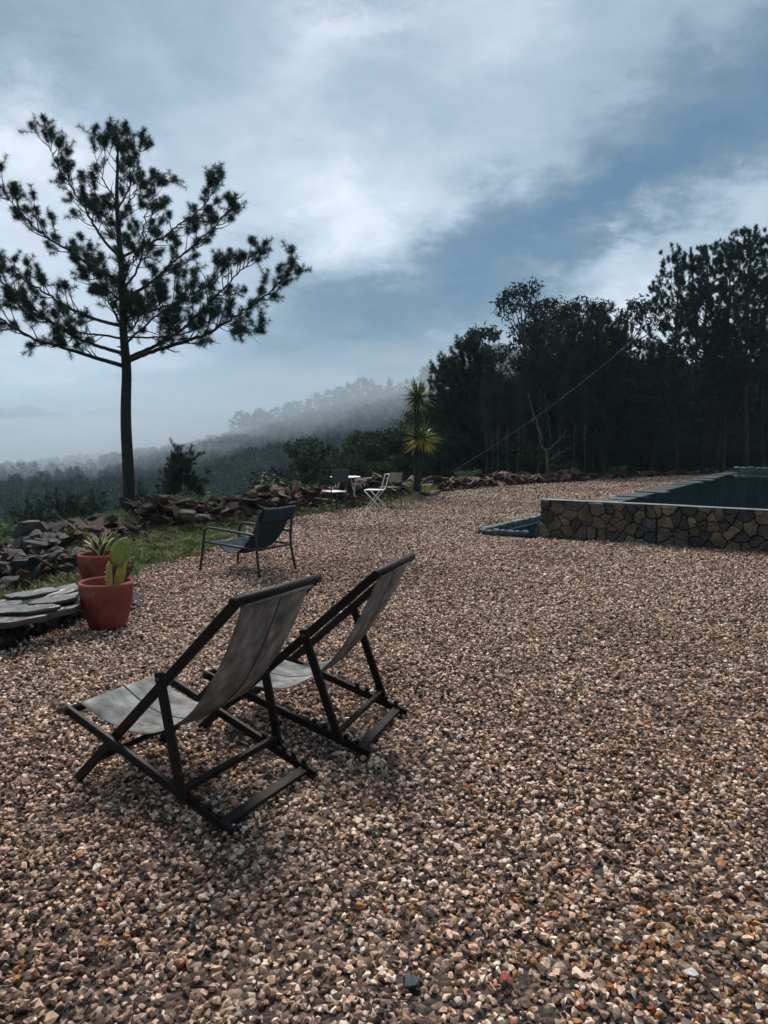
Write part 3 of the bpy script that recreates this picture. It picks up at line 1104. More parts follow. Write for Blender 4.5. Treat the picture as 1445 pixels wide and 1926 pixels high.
def fold_chair(loc, yaw, label, frame, seat, panel=None, back_h=.86, straight=False, pw=.43, ph=.27):
    """folding chair; faces local +x"""
    r0 = empty('folding_chair', (loc[0], loc[1], 0), yaw, label, 'folding chair', 'folding chairs round the white table')
    w, dp, sh = .40, .40, .44
    for y_ in (-w / 2, w / 2):
        if straight:
            MB().tube(smooth_path([(-.20, y_, 0), (-.17, y_, .44), (-.24, y_, back_h - .03)], 5), .012, 8).build('back_post', frame, r0, True)
            MB().tube([(.17, y_, .43), (.20, y_, 0)], .012, 8).build('front_leg', frame, r0, True)
            MB().tube([(-.185, y_, .14), (.19, y_, .14)], .008, 8).build('side_bar', frame, r0, True)
        else:
            MB().tube(smooth_path([(.22, y_ * .92, 0), (-.15, y_ * .92, .44), (-.19, y_ * .92, .52), (-.27, y_ * .92, back_h)], 6), .012, 8).build('back_post', frame, r0, True)
            MB().tube([(-.24, y_, 0), (.19, y_, .44)], .012, 8).build('cross_leg', frame, r0, True)
    k_ = .92 if not straight else 1
    tx = -.24 if straight else -.27
    MB().tube([(tx, -w / 2 * k_, back_h - (.02 if straight else 0)), (tx, w / 2 * k_, back_h - (.02 if straight else 0))], .011, 8).build('top_rail', frame, r0, True)
    if straight:
        MB().tube([(.19, -w / 2, .14), (.19, w / 2, .14)], .008, 8).build('front_bar', frame, r0, True)
    else:
        for (x_, z_) in ((.215, .02), (-.235, .02)):
            MB().tube([(x_, -w / 2, z_), (x_, w / 2, z_)], .009, 8).build('foot_bar', frame, r0, True)
    if seat == 'slats':
        for q_ in range(6):
            MB().box((-.15 + q_ * .067, 0, sh + .012), (.055, w - .01, .014)).build('seat_slat', frame, r0)
    else:
        s_ = MB().box((.0, 0, sh + .012), (dp, w - .028, .022)).build('seat', seat, r0)
        bv = s_.modifiers.new('round', 'BEVEL')
        bv.width = .01
        bv.segments = 2
    if panel:
        p_ = MB().box((0, 0, 0), (.02, pw, ph)).build('back_panel', panel, r0)
        p_.location = (-.228, 0, back_h - .115)
        p_.rotation_euler = (0, -.17, 0)
        bv = p_.modifiers.new('round', 'BEVEL')
        bv.width = .05
        bv.segments = 4
        bv.affect = 'EDGES'
    return r0


fold_chair((-1.06, 15.65), R(130), 'black metal chair with dark back panel and pale seat, before the white table', 'black_metal', 'white_metal', 'dark_fabric', .90, True)
fold_chair((-.19, 16.15), R(165), 'white folding chair with an open back frame and crossed legs', 'white_metal', 'slats', None, .80)
fold_chair((.12, 16.95), R(128), 'dark-legged chair with beige back panel, behind the open white chair', 'black_metal', 'dark_fabric', 'beige_fabric', .80, True, .34, .20)


# ------------------------------------------------------------------ potted plants
def lathe(prof, n=40):
    V, F = [], []
    for (r_, z) in prof:
        for k_ in range(n):
            a_ = k_ * 2 * math.pi / n
            V.append((r_ * math.cos(a_), r_ * math.sin(a_), z))
    for r_ in range(len(prof) - 1):
        for k_ in range(n):
            F.append((r_ * n + k_, r_ * n + (k_ + 1) % n, (r_ + 1) * n + (k_ + 1) % n, (r_ + 1) * n + k_))
    return V, F


def pot(root, rad_, h):
    P = [(0.0, .0), (rad_ * .58, 0), (rad_ * .62, .012)]
    for t_ in np.linspace(.06, 1, 14):
        P.append((rad_ * (.62 + .38 * math.sin(t_ * math.pi / 2) ** .85), h * t_))
    P += [(rad_ * 1.0, h), (rad_ * .985, h + .008), (rad_ * .93, h + .008), (rad_ * .905, h - .01), (rad_ * .84, h * .75), (rad_ * .80, h * .55)]
    V, F = lathe(P)
    p_ = link('pot', mesh_np('pot', V, F, 'terracotta', True), root)
    V, F = lathe([(rad_ * .87, h * .80), (rad_ * .5, h * .82), (0.001, h * .83)], 24)
    V = [(x, y, z + rng.normal(0, .004)) for (x, y, z) in V]
    link('soil', mesh_np('soil', V, F, 'soil', True), root)
    return p_


c1_ = gp(203, 1181)
pc = empty('potted_cactus', tuple(c1_), 0, 'prickly pear cactus in a round terracotta pot beside the slate ledge', 'potted plant')
pot(pc, .218, .395)


def pad(root, base, tip, w, th, mat_, twist=0.0, nm='pad'):
    base, tip = np.array(base, float), np.array(tip, float)
    ax_ = tip - base
    Ln = np.linalg.norm(ax_)
    ax_ /= Ln
    sd = np.cross(ax_, [0, 1.0, 0.001])
    sd /= np.linalg.norm(sd)
    fw = np.cross(sd, ax_)
    sd, fw = sd * math.cos(twist) + fw * math.sin(twist), fw * math.cos(twist) - sd * math.sin(twist)
    V, F = [], []
    nr, n = 16, 20
    for k_ in range(nr + 1):
        t_ = k_ / nr
        rr_ = max(.02, (math.sin(math.pi * t_ ** .82)) ** .62)
        for l_ in range(n):
            a_ = 2 * math.pi * l_ / n
            V.append(base + ax_ * Ln * t_ + sd * math.cos(a_) * w / 2 * rr_ + fw * math.sin(a_) * th / 2 * rr_ ** .7)
    for k_ in range(nr):
        for l_ in range(n):
            F.append((k_ * n + l_, k_ * n + (l_ + 1) % n, (k_ + 1) * n + (l_ + 1) % n, (k_ + 1) * n + l_))
    F.append(tuple(range(n))[::-1])
    F.append(tuple(nr * n + l_ for l_ in range(n)))
    o_ = link(nm, mesh_np(nm, V, F, mat_, True), root)
    # areoles with their spines
    mb_ = MB()
    for _ in range(44):
        t_, a_ = rng.uniform(.1, .95), rng.uniform(-.85, .85)
        rr_ = (math.sin(math.pi * t_ ** .82)) ** .62
        c_ = base + ax_ * Ln * t_ + sd * a_ * w / 2 * rr_ - np.sign(fw[1]) * fw * th / 2 * rr_ ** .7 * math.sqrt(1 - a_ * a_) * .98
        dr = np.array([rng.normal(0, .3), -1, rng.normal(0, .3)])
        mb_.tube([c_, c_ + dr * .016], [.0026, .0006], 4)
    mb_.build('spines', 'agave_edge', o_)
    return o_


pad(pc, (.035, -.02, .30), (.040, -.03, .575), .062, .050, 'cactus_y', .5)
pad(pc, (.085, -.01, .540), (.200, -.03, .775), .175, .036, 'cactus', .12)
pad(pc, (.075, .03, .31), (.145, .04, .580), .085, .04, 'cactus_y', -.4)
pad(pc, (.015, .06, .28), (.070, .05, .60), .06, .05, 'cactus_d', .9)
pad(pc, (.115, .08, .40), (.185, .12, .58), .085, .035, 'cactus_d', .2)
for (x_, y_, h_) in ((-.09, -.04, .06), (-.06, -.06, .05)):
    pad(pc, (x_, y_, .315), (x_ + .012, y_, .315 + h_), .014, .012, 'cactus_y', 0, 'shoot')

c2_ = at(190, 1090, 7.75)
pa_ = empty('potted_agave', (c2_[0], c2_[1], .0), 0, 'cream-edged agave in a terracotta pot behind the cactus pot', 'potted plant')
pot(pa_, .225, .37)
nl = 13
for k_ in range(nl):
    az_ = k_ * 2.399 + .4
    lean = .18 + .62 * (k_ / nl)
    Ln = rng.uniform(.24, .31) * (1.05 if k_ < 7 else .95)
    base = np.array([math.cos(az_) * .03, math.sin(az_) * .03, .33])
    dr = np.array([math.cos(az_), math.sin(az_), 0])
    sd = np.array([-math.sin(az_), math.cos(az_), 0])
    ns = 9
    V, F, mi = [], [], []
    for q_ in range(ns + 1):
        t_ = q_ / ns
        an = math.pi / 2 - lean * (.55 + .55 * t_)
        p_ = base + (dr * math.cos(an) + np.array([0, 0, 1]) * math.sin(an)) * Ln * t_
        w_ = .092 * (1 - t_) ** .62 * (.62 + 1.0 * t_ * (1 - t_) * 2.2) + .001
        nn = np.array([0, 0, 1]) * math.cos(an) - dr * math.sin(an)
        for (s_, cup) in ((-1, .3), (-.62, .13), (0, 0), (.62, .13), (1, .3)):
            V.append(p_ + sd * w_ / 2 * s_ + nn * w_ * cup)
    for q_ in range(ns):
        for l_ in range(4):
            a_ = q_ * 5 + l_
            F.append((a_, a_ + 1, a_ + 6, a_ + 5))
            mi.append(1 if l_ in (0, 3) else 0)
    lf = link('leaf', mesh_np('leaf', V, np.array(F), ['agave', 'agave_edge'], False, mi), pa_)
    so = lf.modifiers.new('flesh', 'SOLIDIFY')
    so.thickness = .006

# ------------------------------------------------------------------ stones: ledge, rubble walls
ROCK_R = [hull_mesh('stone', rock_pts(1, 1, 1, int(rng.integers(8, 13)), .3), 'rust_stone') for _ in range(22)]
ROCK_G = [hull_mesh('stone', rock_pts(1, 1, 1, int(rng.integers(8, 13)), .3), 'grey_stone') for _ in range(22)]


def rubble(name, path, height, thick, n, meshes, smin, smax, label, flat=.32, ground=None):
    P = np.asarray(path, float)
    seg = np.linalg.norm(np.diff(P, axis=0), axis=1)
    cum = np.concatenate([[0], np.cumsum(seg)])
    org = P[0]
    root = empty(name, (org[0], org[1], 0), 0, label, 'stone wall')
    for k_ in range(n):
        s_ = rng.uniform(0, cum[-1])
        c_ = np.array([np.interp(s_, cum, P[:, 0]), np.interp(s_, cum, P[:, 1])])
        i_ = min(len(seg) - 1, np.searchsorted(cum, s_, 'right') - 1)
        T_ = (P[i_ + 1] - P[i_]) / seg[i_]
        Nm = np.array([-T_[1], T_[0]])
        h_ = height * (.72 + .35 * math.sin(s_ * 1.7 + 1) * .5 + rng.uniform(-.1, .1))
        lv = rng.uniform(0, 1) ** .8
        off = rng.uniform(-1, 1) * thick * (1.05 - .65 * lv)
        z_ = lv * h_
        q_ = c_ + Nm * off
        gz = float(land(np.array([q_[0]]), np.array([q_[1]]))[0])
        z_ += max(min(gz, .2), -.3)
        sz = rng.uniform(smin, smax) * (1.25 if rng.random() < .12 else 1)
        fl = rng.uniform(flat * .6, flat * 1.4)
        link('stone', random.choice(meshes), root, (q_[0] - org[0], q_[1] - org[1], z_),
             (rng.normal(0, .33), rng.normal(0, .33), rng.uniform(0, 6.28)), (sz, sz * rng.uniform(.45, .85), sz * fl))
    return root


rubble('rubble_wall', [(-.9 - 1.6, 15.0), (-1.6, 16.4), (-.7, 17.6), (.35, 19.6)], .50, .42, 240, ROCK_R, .10, .24,
       'reddish rubble wall running behind the white table and chairs')
rubble('rubble_wall', [(-4.15, 12.4), (-3.5, 13.5), (-2.5, 15.0)], .44, .50, 200, ROCK_R, .09, .24,
       'tumbled reddish rubble bank between the pine and the teal armchair')
rubble('rubble_wall', [(1.0, 21.6), (1.9, 22.6), (4.9, 25.2), (7.2, 26.9)], .42, .40, 290, ROCK_R, .12, .30,
       'low reddish dry-stone wall right of the yucca, below the dark trees')
rubble('rubble_wall', [(7.2, 26.9), (9.8, 28.9), (13.6, 31.4), (18, 34)], .22, .35, 110, ROCK_R, .12, .32,
       'low scatter of flat stones between the gravel and the back of the pool')
rubble('rubble_wall', [(-4.6, 9.4), (-4.4, 10.6), (-4.1, 11.6)], .30, .42, 80, ROCK_R, .09, .24,
       'small rusty rubble heap in the grass behind the agave pot')
rubble('rubble_wall', [(-4.9, 5.4), (-4.2, 6.9), (-4.0, 7.9), (-4.05, 9.0)], .40, .50, 290, ROCK_G, .06, .19,
       'dark grey tumbled stone wall behind the slate ledge', .5)

CHIPS = [hull_mesh('chip', rock_pts(1, .7, .4, int(rng.integers(7, 10)), .2), 'rust_stone') for _ in range(8)]
cx_, cy_, cz_ = [], [], []
for (pth, h_, n_) in (([(-2.5, 15.0), (-1.6, 16.4), (-.7, 17.6), (.35, 19.6)], .42, 900), ([(-4.15, 12.4), (-3.5, 13.5), (-2.5, 15.0)], .34, 800), ([(1.0, 21.6), (1.9, 22.6), (4.9, 25.2), (7.2, 26.9)], .34, 1000),
                      ([(7.2, 26.9), (9.8, 28.9), (13.6, 31.4), (18, 34)], .15, 500), ([(-4.6, 9.4), (-4.4, 10.6), (-4.1, 11.6)], .22, 500), ([(-4.9, 5.4), (-4.2, 6.9), (-4.0, 7.9), (-4.05, 9.0)], .30, 800)):
    P = smooth_path([(a_, b_, 0) for a_, b_ in pth], 30)
    q_ = P[rng.integers(0, len(P), n_)]
    off = rng.normal(0, .33, (n_, 2))
    cx_.append(q_[:, 0] + off[:, 0])
    cy_.append(q_[:, 1] + off[:, 1])
    cz_.append(h_ * np.exp(-(np.hypot(off[:, 0], off[:, 1]) / .38) ** 2) * rng.uniform(.0, 1, n_))
cx_, cy_, cz_ = np.concatenate(cx_), np.concatenate(cy_), np.concatenate(cz_)
ok = poly_sd(np.stack([cx_, cy_], 1), GRAVEL) > -.25
cx_, cy_, cz_ = cx_[ok], cy_[ok], cz_[ok]
nC = len(cx_)
ch_ = scatter('rubble_chips', np.stack([cx_, cy_, cz_ + np.clip(land(cx_, cy_), -.3, .2) + .02], 1), rng.normal(0, .6, (nC, 3)) + np.array([0, 0, 1]) * rng.uniform(0, 6, (nC, 1)),
              rng.uniform(.03, .10, nC), rng.integers(0, 8, nC), CHIPS)
tag(ch_, 'small rusty chips of stone filling and littering the rubble walls', 'rubble', kind='stuff')

# slate ledge: thin wet slabs laid over a rough stone base
lo = gp(60, 1205)
led = empty('slate_ledge', tuple(lo), 0, 'low stone ledge topped with dark wet slate slabs, left of the cactus pot', 'ledge')


def slab(px0, pts_px, z, th):
    P = np.array([gp(px, py, z)[:2] for (px, py) in pts_px]) - lo[:2]
    n = len(P)
    Q = []
    for k_ in range(n):
        p0_, p1_ = P[k_], P[(k_ + 1) % n]
        for t_ in (0, .33, .66):
            Q.append(p0_ + (p1_ - p0_) * t_ + rng.normal(0, .010, 2))
    Q = np.array(Q)
    c_ = Q.mean(0)
    m_ = len(Q)
    tl = rng.normal(0, .03, 2)
    V = []
    for (shr, zz_) in ((.97, z - th), (1.0, z - th * .4), (.99, z - .004), (.95, z), (.5, z + .002)):
        for q_ in Q:
            p_ = c_ + (q_ - c_) * shr
            V.append((p_[0], p_[1], zz_ + (p_ - c_) @ tl + rng.normal(0, .0025)))
    V.append((c_[0], c_[1], z))
    F = []
    for r_ in range(4):
        for k_ in range(m_):
            F.append((r_ * m_ + k_, r_ * m_ + (k_ + 1) % m_, (r_ + 1) * m_ + (k_ + 1) % m_, (r_ + 1) * m_ + k_))
    for k_ in range(m_):
        F.append((4 * m_ + k_, 4 * m_ + (k_ + 1) % m_, 5 * m_))
    link('slab', mesh_np('slab', V, F, 'slate'), led)


slab(0, [(-60, 1172), (20, 1168), (85, 1156), (120, 1143), (60, 1138), (-60, 1150)], .265, .05)
slab(0, [(85, 1154), (120, 1147), (150, 1138), (150, 1124), (105, 1136)], .262, .05)
slab(0, [(-40, 1152), (50, 1150), (118, 1141), (95, 1134), (20, 1137), (-40, 1142)], .298, .03)
slab(0, [(-40, 1140), (-4, 1140), (45, 1134), (40, 1124), (0, 1128), (-40, 1132)], .300, .03)
slab(0, [(50, 1136), (90, 1134), (142, 1124), (150, 1112), (110, 1118), (70, 1126)], .312, .03)
slab(0, [(15, 1126), (60, 1120), (112, 1106), (100, 1101), (40, 1113), (10, 1121)], .318, .028)
slab(0, [(85, 1120), (135, 1112), (165, 1104), (140, 1098), (105, 1106)], .300, .03)
for k_ in range(95):
    px = rng.uniform(-70, 158)
    fz = rng.uniform(.01, .19)
    base = gp(px, np.interp(px, [-70, 0, 40, 100, 135, 160], [1250, 1222, 1204, 1187, 1174, 1166]), 0)
    p_ = base[:2] + np.array([-.15, .95]) * (rng.uniform(0.06, .16) if k_ < 60 else rng.uniform(.15, .6))
    sz = rng.uniform(.07, .14)
    link('base_stone', random.choice(ROCK_G), led, (p_[0] - lo[0], p_[1] - lo[1], fz), (rng.normal(0, .2), rng.normal(0, .2), rng.uniform(0, 6.28)),
         (sz, sz * .8, sz * .6))
for k_, (px, py) in enumerate(((255, 1130), (262, 1142), (247, 1150), (270, 1160), (258, 1122), (285, 1152), (300, 1163))):
    p_ = gp(px, py)
    sz = (.085, .07, .06, .05, .06, .045, .035)[k_]
    o_ = link('loose_stone', random.choice(ROCK_G), None, (p_[0], p_[1], sz * .3), (rng.normal(0, .2), rng.normal(0, .2), rng.uniform(0, 6)), (sz, sz * .8, sz * .6))
    tag(o_, 'dark loose stone on the gravel right of the cactus pot', 'stone', 'loose stones by the cactus pot')
# two pale boulders under the bank, a round one by the table
for (px, py, y_, sx, lab) in ((352, 968, 12.5, .21, 'large pale buff boulder at the foot of the rubble bank'), (377, 974, 12.2, .13, 'small round pale boulder beside the large buff one'),
                              (706, 912, 18.6, .27, 'rounded pale boulder on the rubble wall behind the open white chair')):
    p_ = at(px, py, y_)
    me_ = hull_mesh('boulder', rock_pts(1, .8, .62, 40, .1), 'wall_stone')
    o_ = link('boulder', me_, None, tuple(p_), (0, .1, rng.uniform(0, 6)), (sx, sx, sx))
    tag(o_, lab, 'boulder')
# yellowed fallen branch on the bank
bp_ = [at(305, 956, 12.6), at(320, 949, 12.7), at(340, 944, 12.8)]
tag(MB().tube(smooth_path(bp_, 4), [.02] * 9, 6).build('fallen_branch', 'dead_wood', None, True), 'pale yellow fallen branch lying on the rubble bank', 'branch')


# ------------------------------------------------------------------ foliage helpers
def unit(a):
    return a / (np.linalg.norm(a, axis=-1, keepdims=True) + 1e-12)


def needles(A, B, per, ln, wd, spread=.75, r_=rng):
    """bottle-brush shoots from A to B (n,3): `per` thin needles each"""
    A, B = np.asarray(A, float), np.asarray(B, float)
    n = len(A)
    A = np.repeat(A, per, 0)
    B = np.repeat(B, per, 0)
    ax_ = unit(B - A)
    t_ = r_.uniform(0, 1, (n * per, 1)) ** .8
    base = A + (B - A) * t_
    rnd = r_.normal(size=base.shape)
    pr = unit(rnd - ax_ * np.sum(rnd * ax_, 1, keepdims=True))
    th = spread * (1.15 - .65 * t_) + r_.normal(0, .12, t_.shape)
    d = unit(ax_ * np.cos(th) + pr * np.sin(th))
    tip = base + d * ln * r_.uniform(.7, 1.1, t_.shape)
    sd = unit(np.cross(d, r_.normal(size=d.shape))) * wd / 2
    V = np.stack([base - sd, base + sd, tip], 1).reshape(-1, 3)
    F = np.arange(len(V)).reshape(-1, 3)
    return V, F


def leaves(C, size, asp, droop, r_=rng, spread=1.0):
    """one small folded leaf (2 triangles) at every point of C"""
    n = len(C)
    d = unit(r_.normal(size=(n, 3)) + np.array([0, 0, -droop]))
    sd = unit(np.cross(d, r_.normal(size=(n, 3))))
    L_ = size * r_.uniform(.6, 1.3, (n, 1))
    Wd = L_ * asp
    V = np.stack([C, C + d * L_ * .45 + sd * Wd / 2, C + d * L_, C + d * L_ * .45 - sd * Wd / 2], 1).reshape(-1, 3)
    F = np.arange(n * 4).reshape(-1, 4)
    return V, F


def merge(parts):
    V = np.concatenate([p[0] for p in parts])
    off, Fs = 0, []
    for p in parts:
        Fs.append(p[1] + off)
        off += len(p[0])
    return V, np.concatenate(Fs)


# ------------------------------------------------------------------ the big pine on the edge of the terrace
def pine_wood_and_needles(trunk, tr, limbs, per, nl_, nw_, sub_step, sub_len, r_, bare=.12, thin=1.0, trim=1.0, spread=1.15, lift=1.0, pom=1, taper=.12):
    wood = MB()
    wood.tube(trunk, tr, 12)
    SA, SB = [], []
    brs = []
    for (P, r0) in limbs:
        P = smooth_path(P, 7)
        P = P[:max(4, int(len(P) * trim))]
        ln = np.concatenate([[0], np.cumsum(np.linalg.norm(np.diff(P, axis=0), axis=1))])
        tot = ln[-1]
        P = P + r_.normal(0, .018, P.shape) * np.clip(np.linspace(0, 2, len(P)), 0, 1)[:, None]
        br = MB()
        br.tube(P, [r0 * (1 - .82 * (l_ / tot)) for l_ in ln], 7)
        s_ = tot * r_.uniform(.16, .24)
        while s_ < tot:
            f = s_ / tot
            p = np.array([np.interp(s_, ln, P[:, c_]) for c_ in range(3)])
            q = np.array([np.interp(min(s_ + .1, tot), ln, P[:, c_]) for c_ in range(3)])
            T_ = unit(q - p) if s_ < tot - .02 else unit(P[-1] - P[-2])
            rn = r_.normal(size=3)
            pr = unit(rn - T_ * (rn @ T_))
            dr = unit(T_ * .75 + pr * .75 + np.array([0, 0, .38 * lift]))
            sl_ = sub_len * r_.uniform(.45, 1.15) * (.55 + .9 * f * (1.35 - f)) * (1.12 - taper * f)
            e1 = p + dr * sl_ * .55
            e2 = p + dr * sl_ + np.array([0, 0, sl_ * .25])
            dead = r_.random() < bare + (.30 if f < .35 else 0)
            if dead:
                e2 = e2 + r_.normal(0, .12, 3) * sl_ + np.array([0, 0, -.15 * sl_])
            br.tube(smooth_path([p, e1, e2], 3), np.linspace(r0 * .24 * thin + .005, .004, 7), 4, False)
            if dead and r_.random() < .6:
                for _ in range(2):
                    br.tube(smooth_path([e1, e1 + unit(r_.normal(size=3)) * .12, e1 + unit(r_.normal(size=3) + dr) * .28], 2), [.005, .004, .003, .003, .002], 4, False)
            if not dead:
                for _ in range(pom):
                    d3 = unit(unit(e2 - e1) + r_.normal(0, .45, 3))
                    SA.append(e2 - d3 * .07)
                    SB.append(e2 + d3 * .08)
                for _ in range(int(r_.integers(2, 5))):
                    b_ = e1 + (e2 - e1) * r_.uniform(-.3, .9)
                    d2 = unit(dr + r_.normal(0, .65, 3) + np.array([0, 0, .45]))
                    l2 = r_.uniform(.14, .30)
                    br.tube([b_, b_ + d2 * l2], [.007, .004], 4, False)
                    SA.append(b_ + d2 * l2 * .35)
                    SB.append(b_ + d2 * (l2 + .09))
            s_ += sub_step * r_.uniform(.6, 1.3)
        Tt = unit(P[-1] - P[-4])
        for k_ in range(4):
            d2 = unit(Tt + r_.normal(0, .28 if k_ else 0, 3) + np.array([0, 0, .25]))
            SA.append(P[-1] - Tt * .16)
            SB.append(P[-1] + d2 * .14)
        brs.append(br)
    V, F = needles(SA, SB, per, nl_, nw_, spread, r_)
    return wood, brs, V, F


def px_path(zpts, y0, y1):
    """points of a limb read off the photograph, swung in depth from y0 at the trunk to y1 at the tip"""
    out = []
    for k_, (x_, y_) in enumerate(zpts):
        t_ = k_ / (len(zpts) - 1)
        out.append(at(.429 * x_, 200 + .429 * y_, y0 + (y1 - y0) * t_ ** .8))
    return np.array(out)


PY = 18.0
trunk_px = [(566, 1790), (562, 1600), (556, 1400), (552, 1250), (553, 1130), (545, 980), (535, 800), (524, 600), (516, 400), (514, 250), (512, 130)]
trunk = smooth_path(px_path(trunk_px, PY, PY), 4)
trunk = trunk + np.stack([0.012 * np.sin(np.arange(len(trunk)) * .55), .02 * np.cos(np.arange(len(trunk)) * .5), 0 * np.arange(len(trunk))], 1)
tr = np.interp(np.linspace(0, 1, len(trunk)), [0, .2, .4, .5, .8, 1], [.150, .128, .112, .092, .045, .014])
LIMBS = [
    ([(545, 1140), (430, 1105), (300, 1065), (150, 1020), (0, 930), (-110, 830), (-180, 730)], 16.2, .055),
    ([(548, 1085), (430, 1050), (330, 1010), (200, 930), (100, 850), (0, 760), (-90, 640)], 19.6, .05),
    ([(545, 1020), (430, 1000), (330, 985), (200, 930), (100, 900), (-20, 850)], 16.4, .03),
    ([(540, 965), (430, 935), (300, 880), (200, 820), (100, 755), (0, 670), (-60, 590)], 18.9, .045),
    ([(530, 770), (420, 715), (310, 635), (200, 570), (100, 480), (30, 390), (5, 345)], 17.0, .042),
    ([(520, 655), (450, 580), (390, 480), (310, 350), (250, 250), (205, 150), (190, 105)], 18.6, .036),
    ([(516, 430), (470, 350), (430, 260), (410, 190), (405, 150)], 17.2, .02),
    ([(514, 330), (512, 220), (512, 150), (512, 95)], 18.0, .022),
    ([(556, 1120), (640, 1085), (760, 1045), (880, 1010), (980, 955), (1080, 890), (1190, 810), (1270, 720), (1315, 645)], 17.0, .055),
    ([(558, 1105), (660, 1060), (760, 1005), (850, 930), (940, 840), (1030, 750), (1110, 660), (1175, 565)], 19.4, .05),
    ([(552, 1012), (680, 1012), (800, 1000), (920, 955), (1040, 960), (1120, 985), (1190, 980)], 16.0, .026),
    ([(550, 925), (640, 905), (750, 870), (850, 820), (950, 760), (1040, 650)], 17.3, .036),
    ([(540, 850), (620, 800), (700, 740), (780, 665), (860, 600), (950, 520), (1010, 430), (1032, 365)], 18.7, .04),
    ([(538, 800), (590, 740), (622, 660), (630, 540), (650, 440), (690, 350), (728, 265)], 19.3, .03),
    ([(526, 665), (620, 620), (720, 570), (810, 500), (890, 440), (940, 370), (962, 310)], 16.8, .032),
    ([(518, 450), (555, 380), (590, 300), (612, 210), (626, 130)], 18.6, .022),
    ([(545, 980), (500, 900), (470, 830), (450, 780)], 14.6, .035), ([(548, 1000), (600, 950), (650, 860), (680, 800)], 21.4, .035),
    ([(535, 800), (560, 720), (600, 650), (640, 600)], 15.4, .03), ([(526, 620), (480, 520), (440, 450), (400, 420)], 20.4, .028),
    ([(520, 520), (560, 430), (600, 370), (640, 330)], 16.4, .022), ([(552, 1040), (640, 960), (740, 880), (820, 800)], 14.8, .034),
    ([(535, 860), (470, 800), (400, 740), (340, 700)], 15.2, .03),
]
r1 = np.random.default_rng(11)
limbs = [(px_path(p, PY, y1), r0) for (p, y1, r0) in LIMBS]
wood, brs, V, F = pine_wood_and_needles(trunk, tr, limbs, 110, .135, .0075, .145, .76, r1, trim=.905, spread=1.75, lift=.45, pom=3, taper=.55)
base = trunk[0].copy()
pt = empty('pine_tree', tuple(base), 0, 'tall lone pine with bare trunk and open upswept crown, above the valley', 'tree')
tk = link('trunk', mesh_np('trunk', np.array(wood.V) - base, wood.F, 'bark', True), pt)
for k_ in range(9):                  # stubs of lost branches
    t_ = r1.uniform(.12, .5)
    p = trunk[int(t_ * len(trunk))]
    a_ = r1.uniform(0, 6.28)
    dr = np.array([math.cos(a_), .4 * math.sin(a_), .15])
    MB().tube([p + dr * .08 - base, p + dr * .2 - base], [.026, .010], 6).build('stub', 'bark', tk, True)
for br in brs:
    link('limb', mesh_np('limb', np.array(br.V) - base, br.F, 'bark', True), pt)
link('crown', mesh_np('crown', V - base, F, 'needle'), pt)


# ------------------------------------------------------------------ other trees
def make_pine(h, crown_from, half, seed, per=46, nl_=.21, nw_=.020, bare_trunk=True, step=.42, top_pow=.75):
    """meshes for a forest pine: trunk, limbs, needles"""
    r_ = np.random.default_rng(seed)
    bend = r_.normal(0, .25, 2)
    tz = np.linspace(0, h, 14)
    trunk = np.stack([bend[0] * np.sin(tz / h * 2.2), bend[1] * np.sin(tz / h * 2.5), tz], 1)
    trr = np.interp(tz / h, [0, .5, 1], [.014 * h + .02, .009 * h + .01, .02])
    limbs_ = []
    z = h * crown_from
    a_ = r_.uniform(0, 6)
    while z < h * .97:
        f = (z - h * crown_from) / (h * (1 - crown_from))
        a_ += 2.4 + r_.normal(0, .4)
        ln = half * (1 - f) ** top_pow * (.55 + .45 * min(1, f * 4 + .35)) * r_.uniform(.65, 1.2) + .15
        p = np.array([np.interp(z, tz, trunk[:, 0]), np.interp(z, tz, trunk[:, 1]), z])
        d = np.array([math.cos(a_), math.sin(a_), 0])
        up_ = .15 + .7 * f
        limbs_.append((np.array([p, p + d * ln * .4 + np.array([0, 0, ln * .4 * up_]), p + d * ln * .75 + np.array([0, 0, ln * (.75 * up_ + .05)]),
                                 p + d * ln + np.array([0, 0, ln * (up_ + .22)])]), .010 + .016 * ln))
        z += step * r_.uniform(.35, .8) * (1 - .45 * f)
    wood_, brs_, V_, F_ = pine_wood_and_needles(trunk, trr, limbs_, per, nl_, nw_, .34, .75, r_, .10)
    if bare_trunk:
        for k_ in range(14):
            zz_ = h * r_.uniform(.12, crown_from + .05)
            p = np.array([np.interp(zz_, tz, trunk[:, 0]), np.interp(zz_, tz, trunk[:, 1]), zz_])
            aa_ = r_.uniform(0, 6.28)
            d = np.array([math.cos(aa_), math.sin(aa_), r_.uniform(-.2, .3)])
            wood_.tube([p, p + d * r_.uniform(.4, 1.3)], [.018, .006], 4, False)
    bv, bf, off = [], [], 0
    for br in brs_:
        bv += br.V
        bf += [tuple(i_ + off for i_ in f_) for f_ in br.F]
        off += br.n
    return dict(trunk=mesh_np('trunk', wood_.V, wood_.F, 'bark', True), limbs=mesh_np('limbs', bv, bf, 'bark', True), crown=mesh_np('crown', V_, F_, 'needle'))


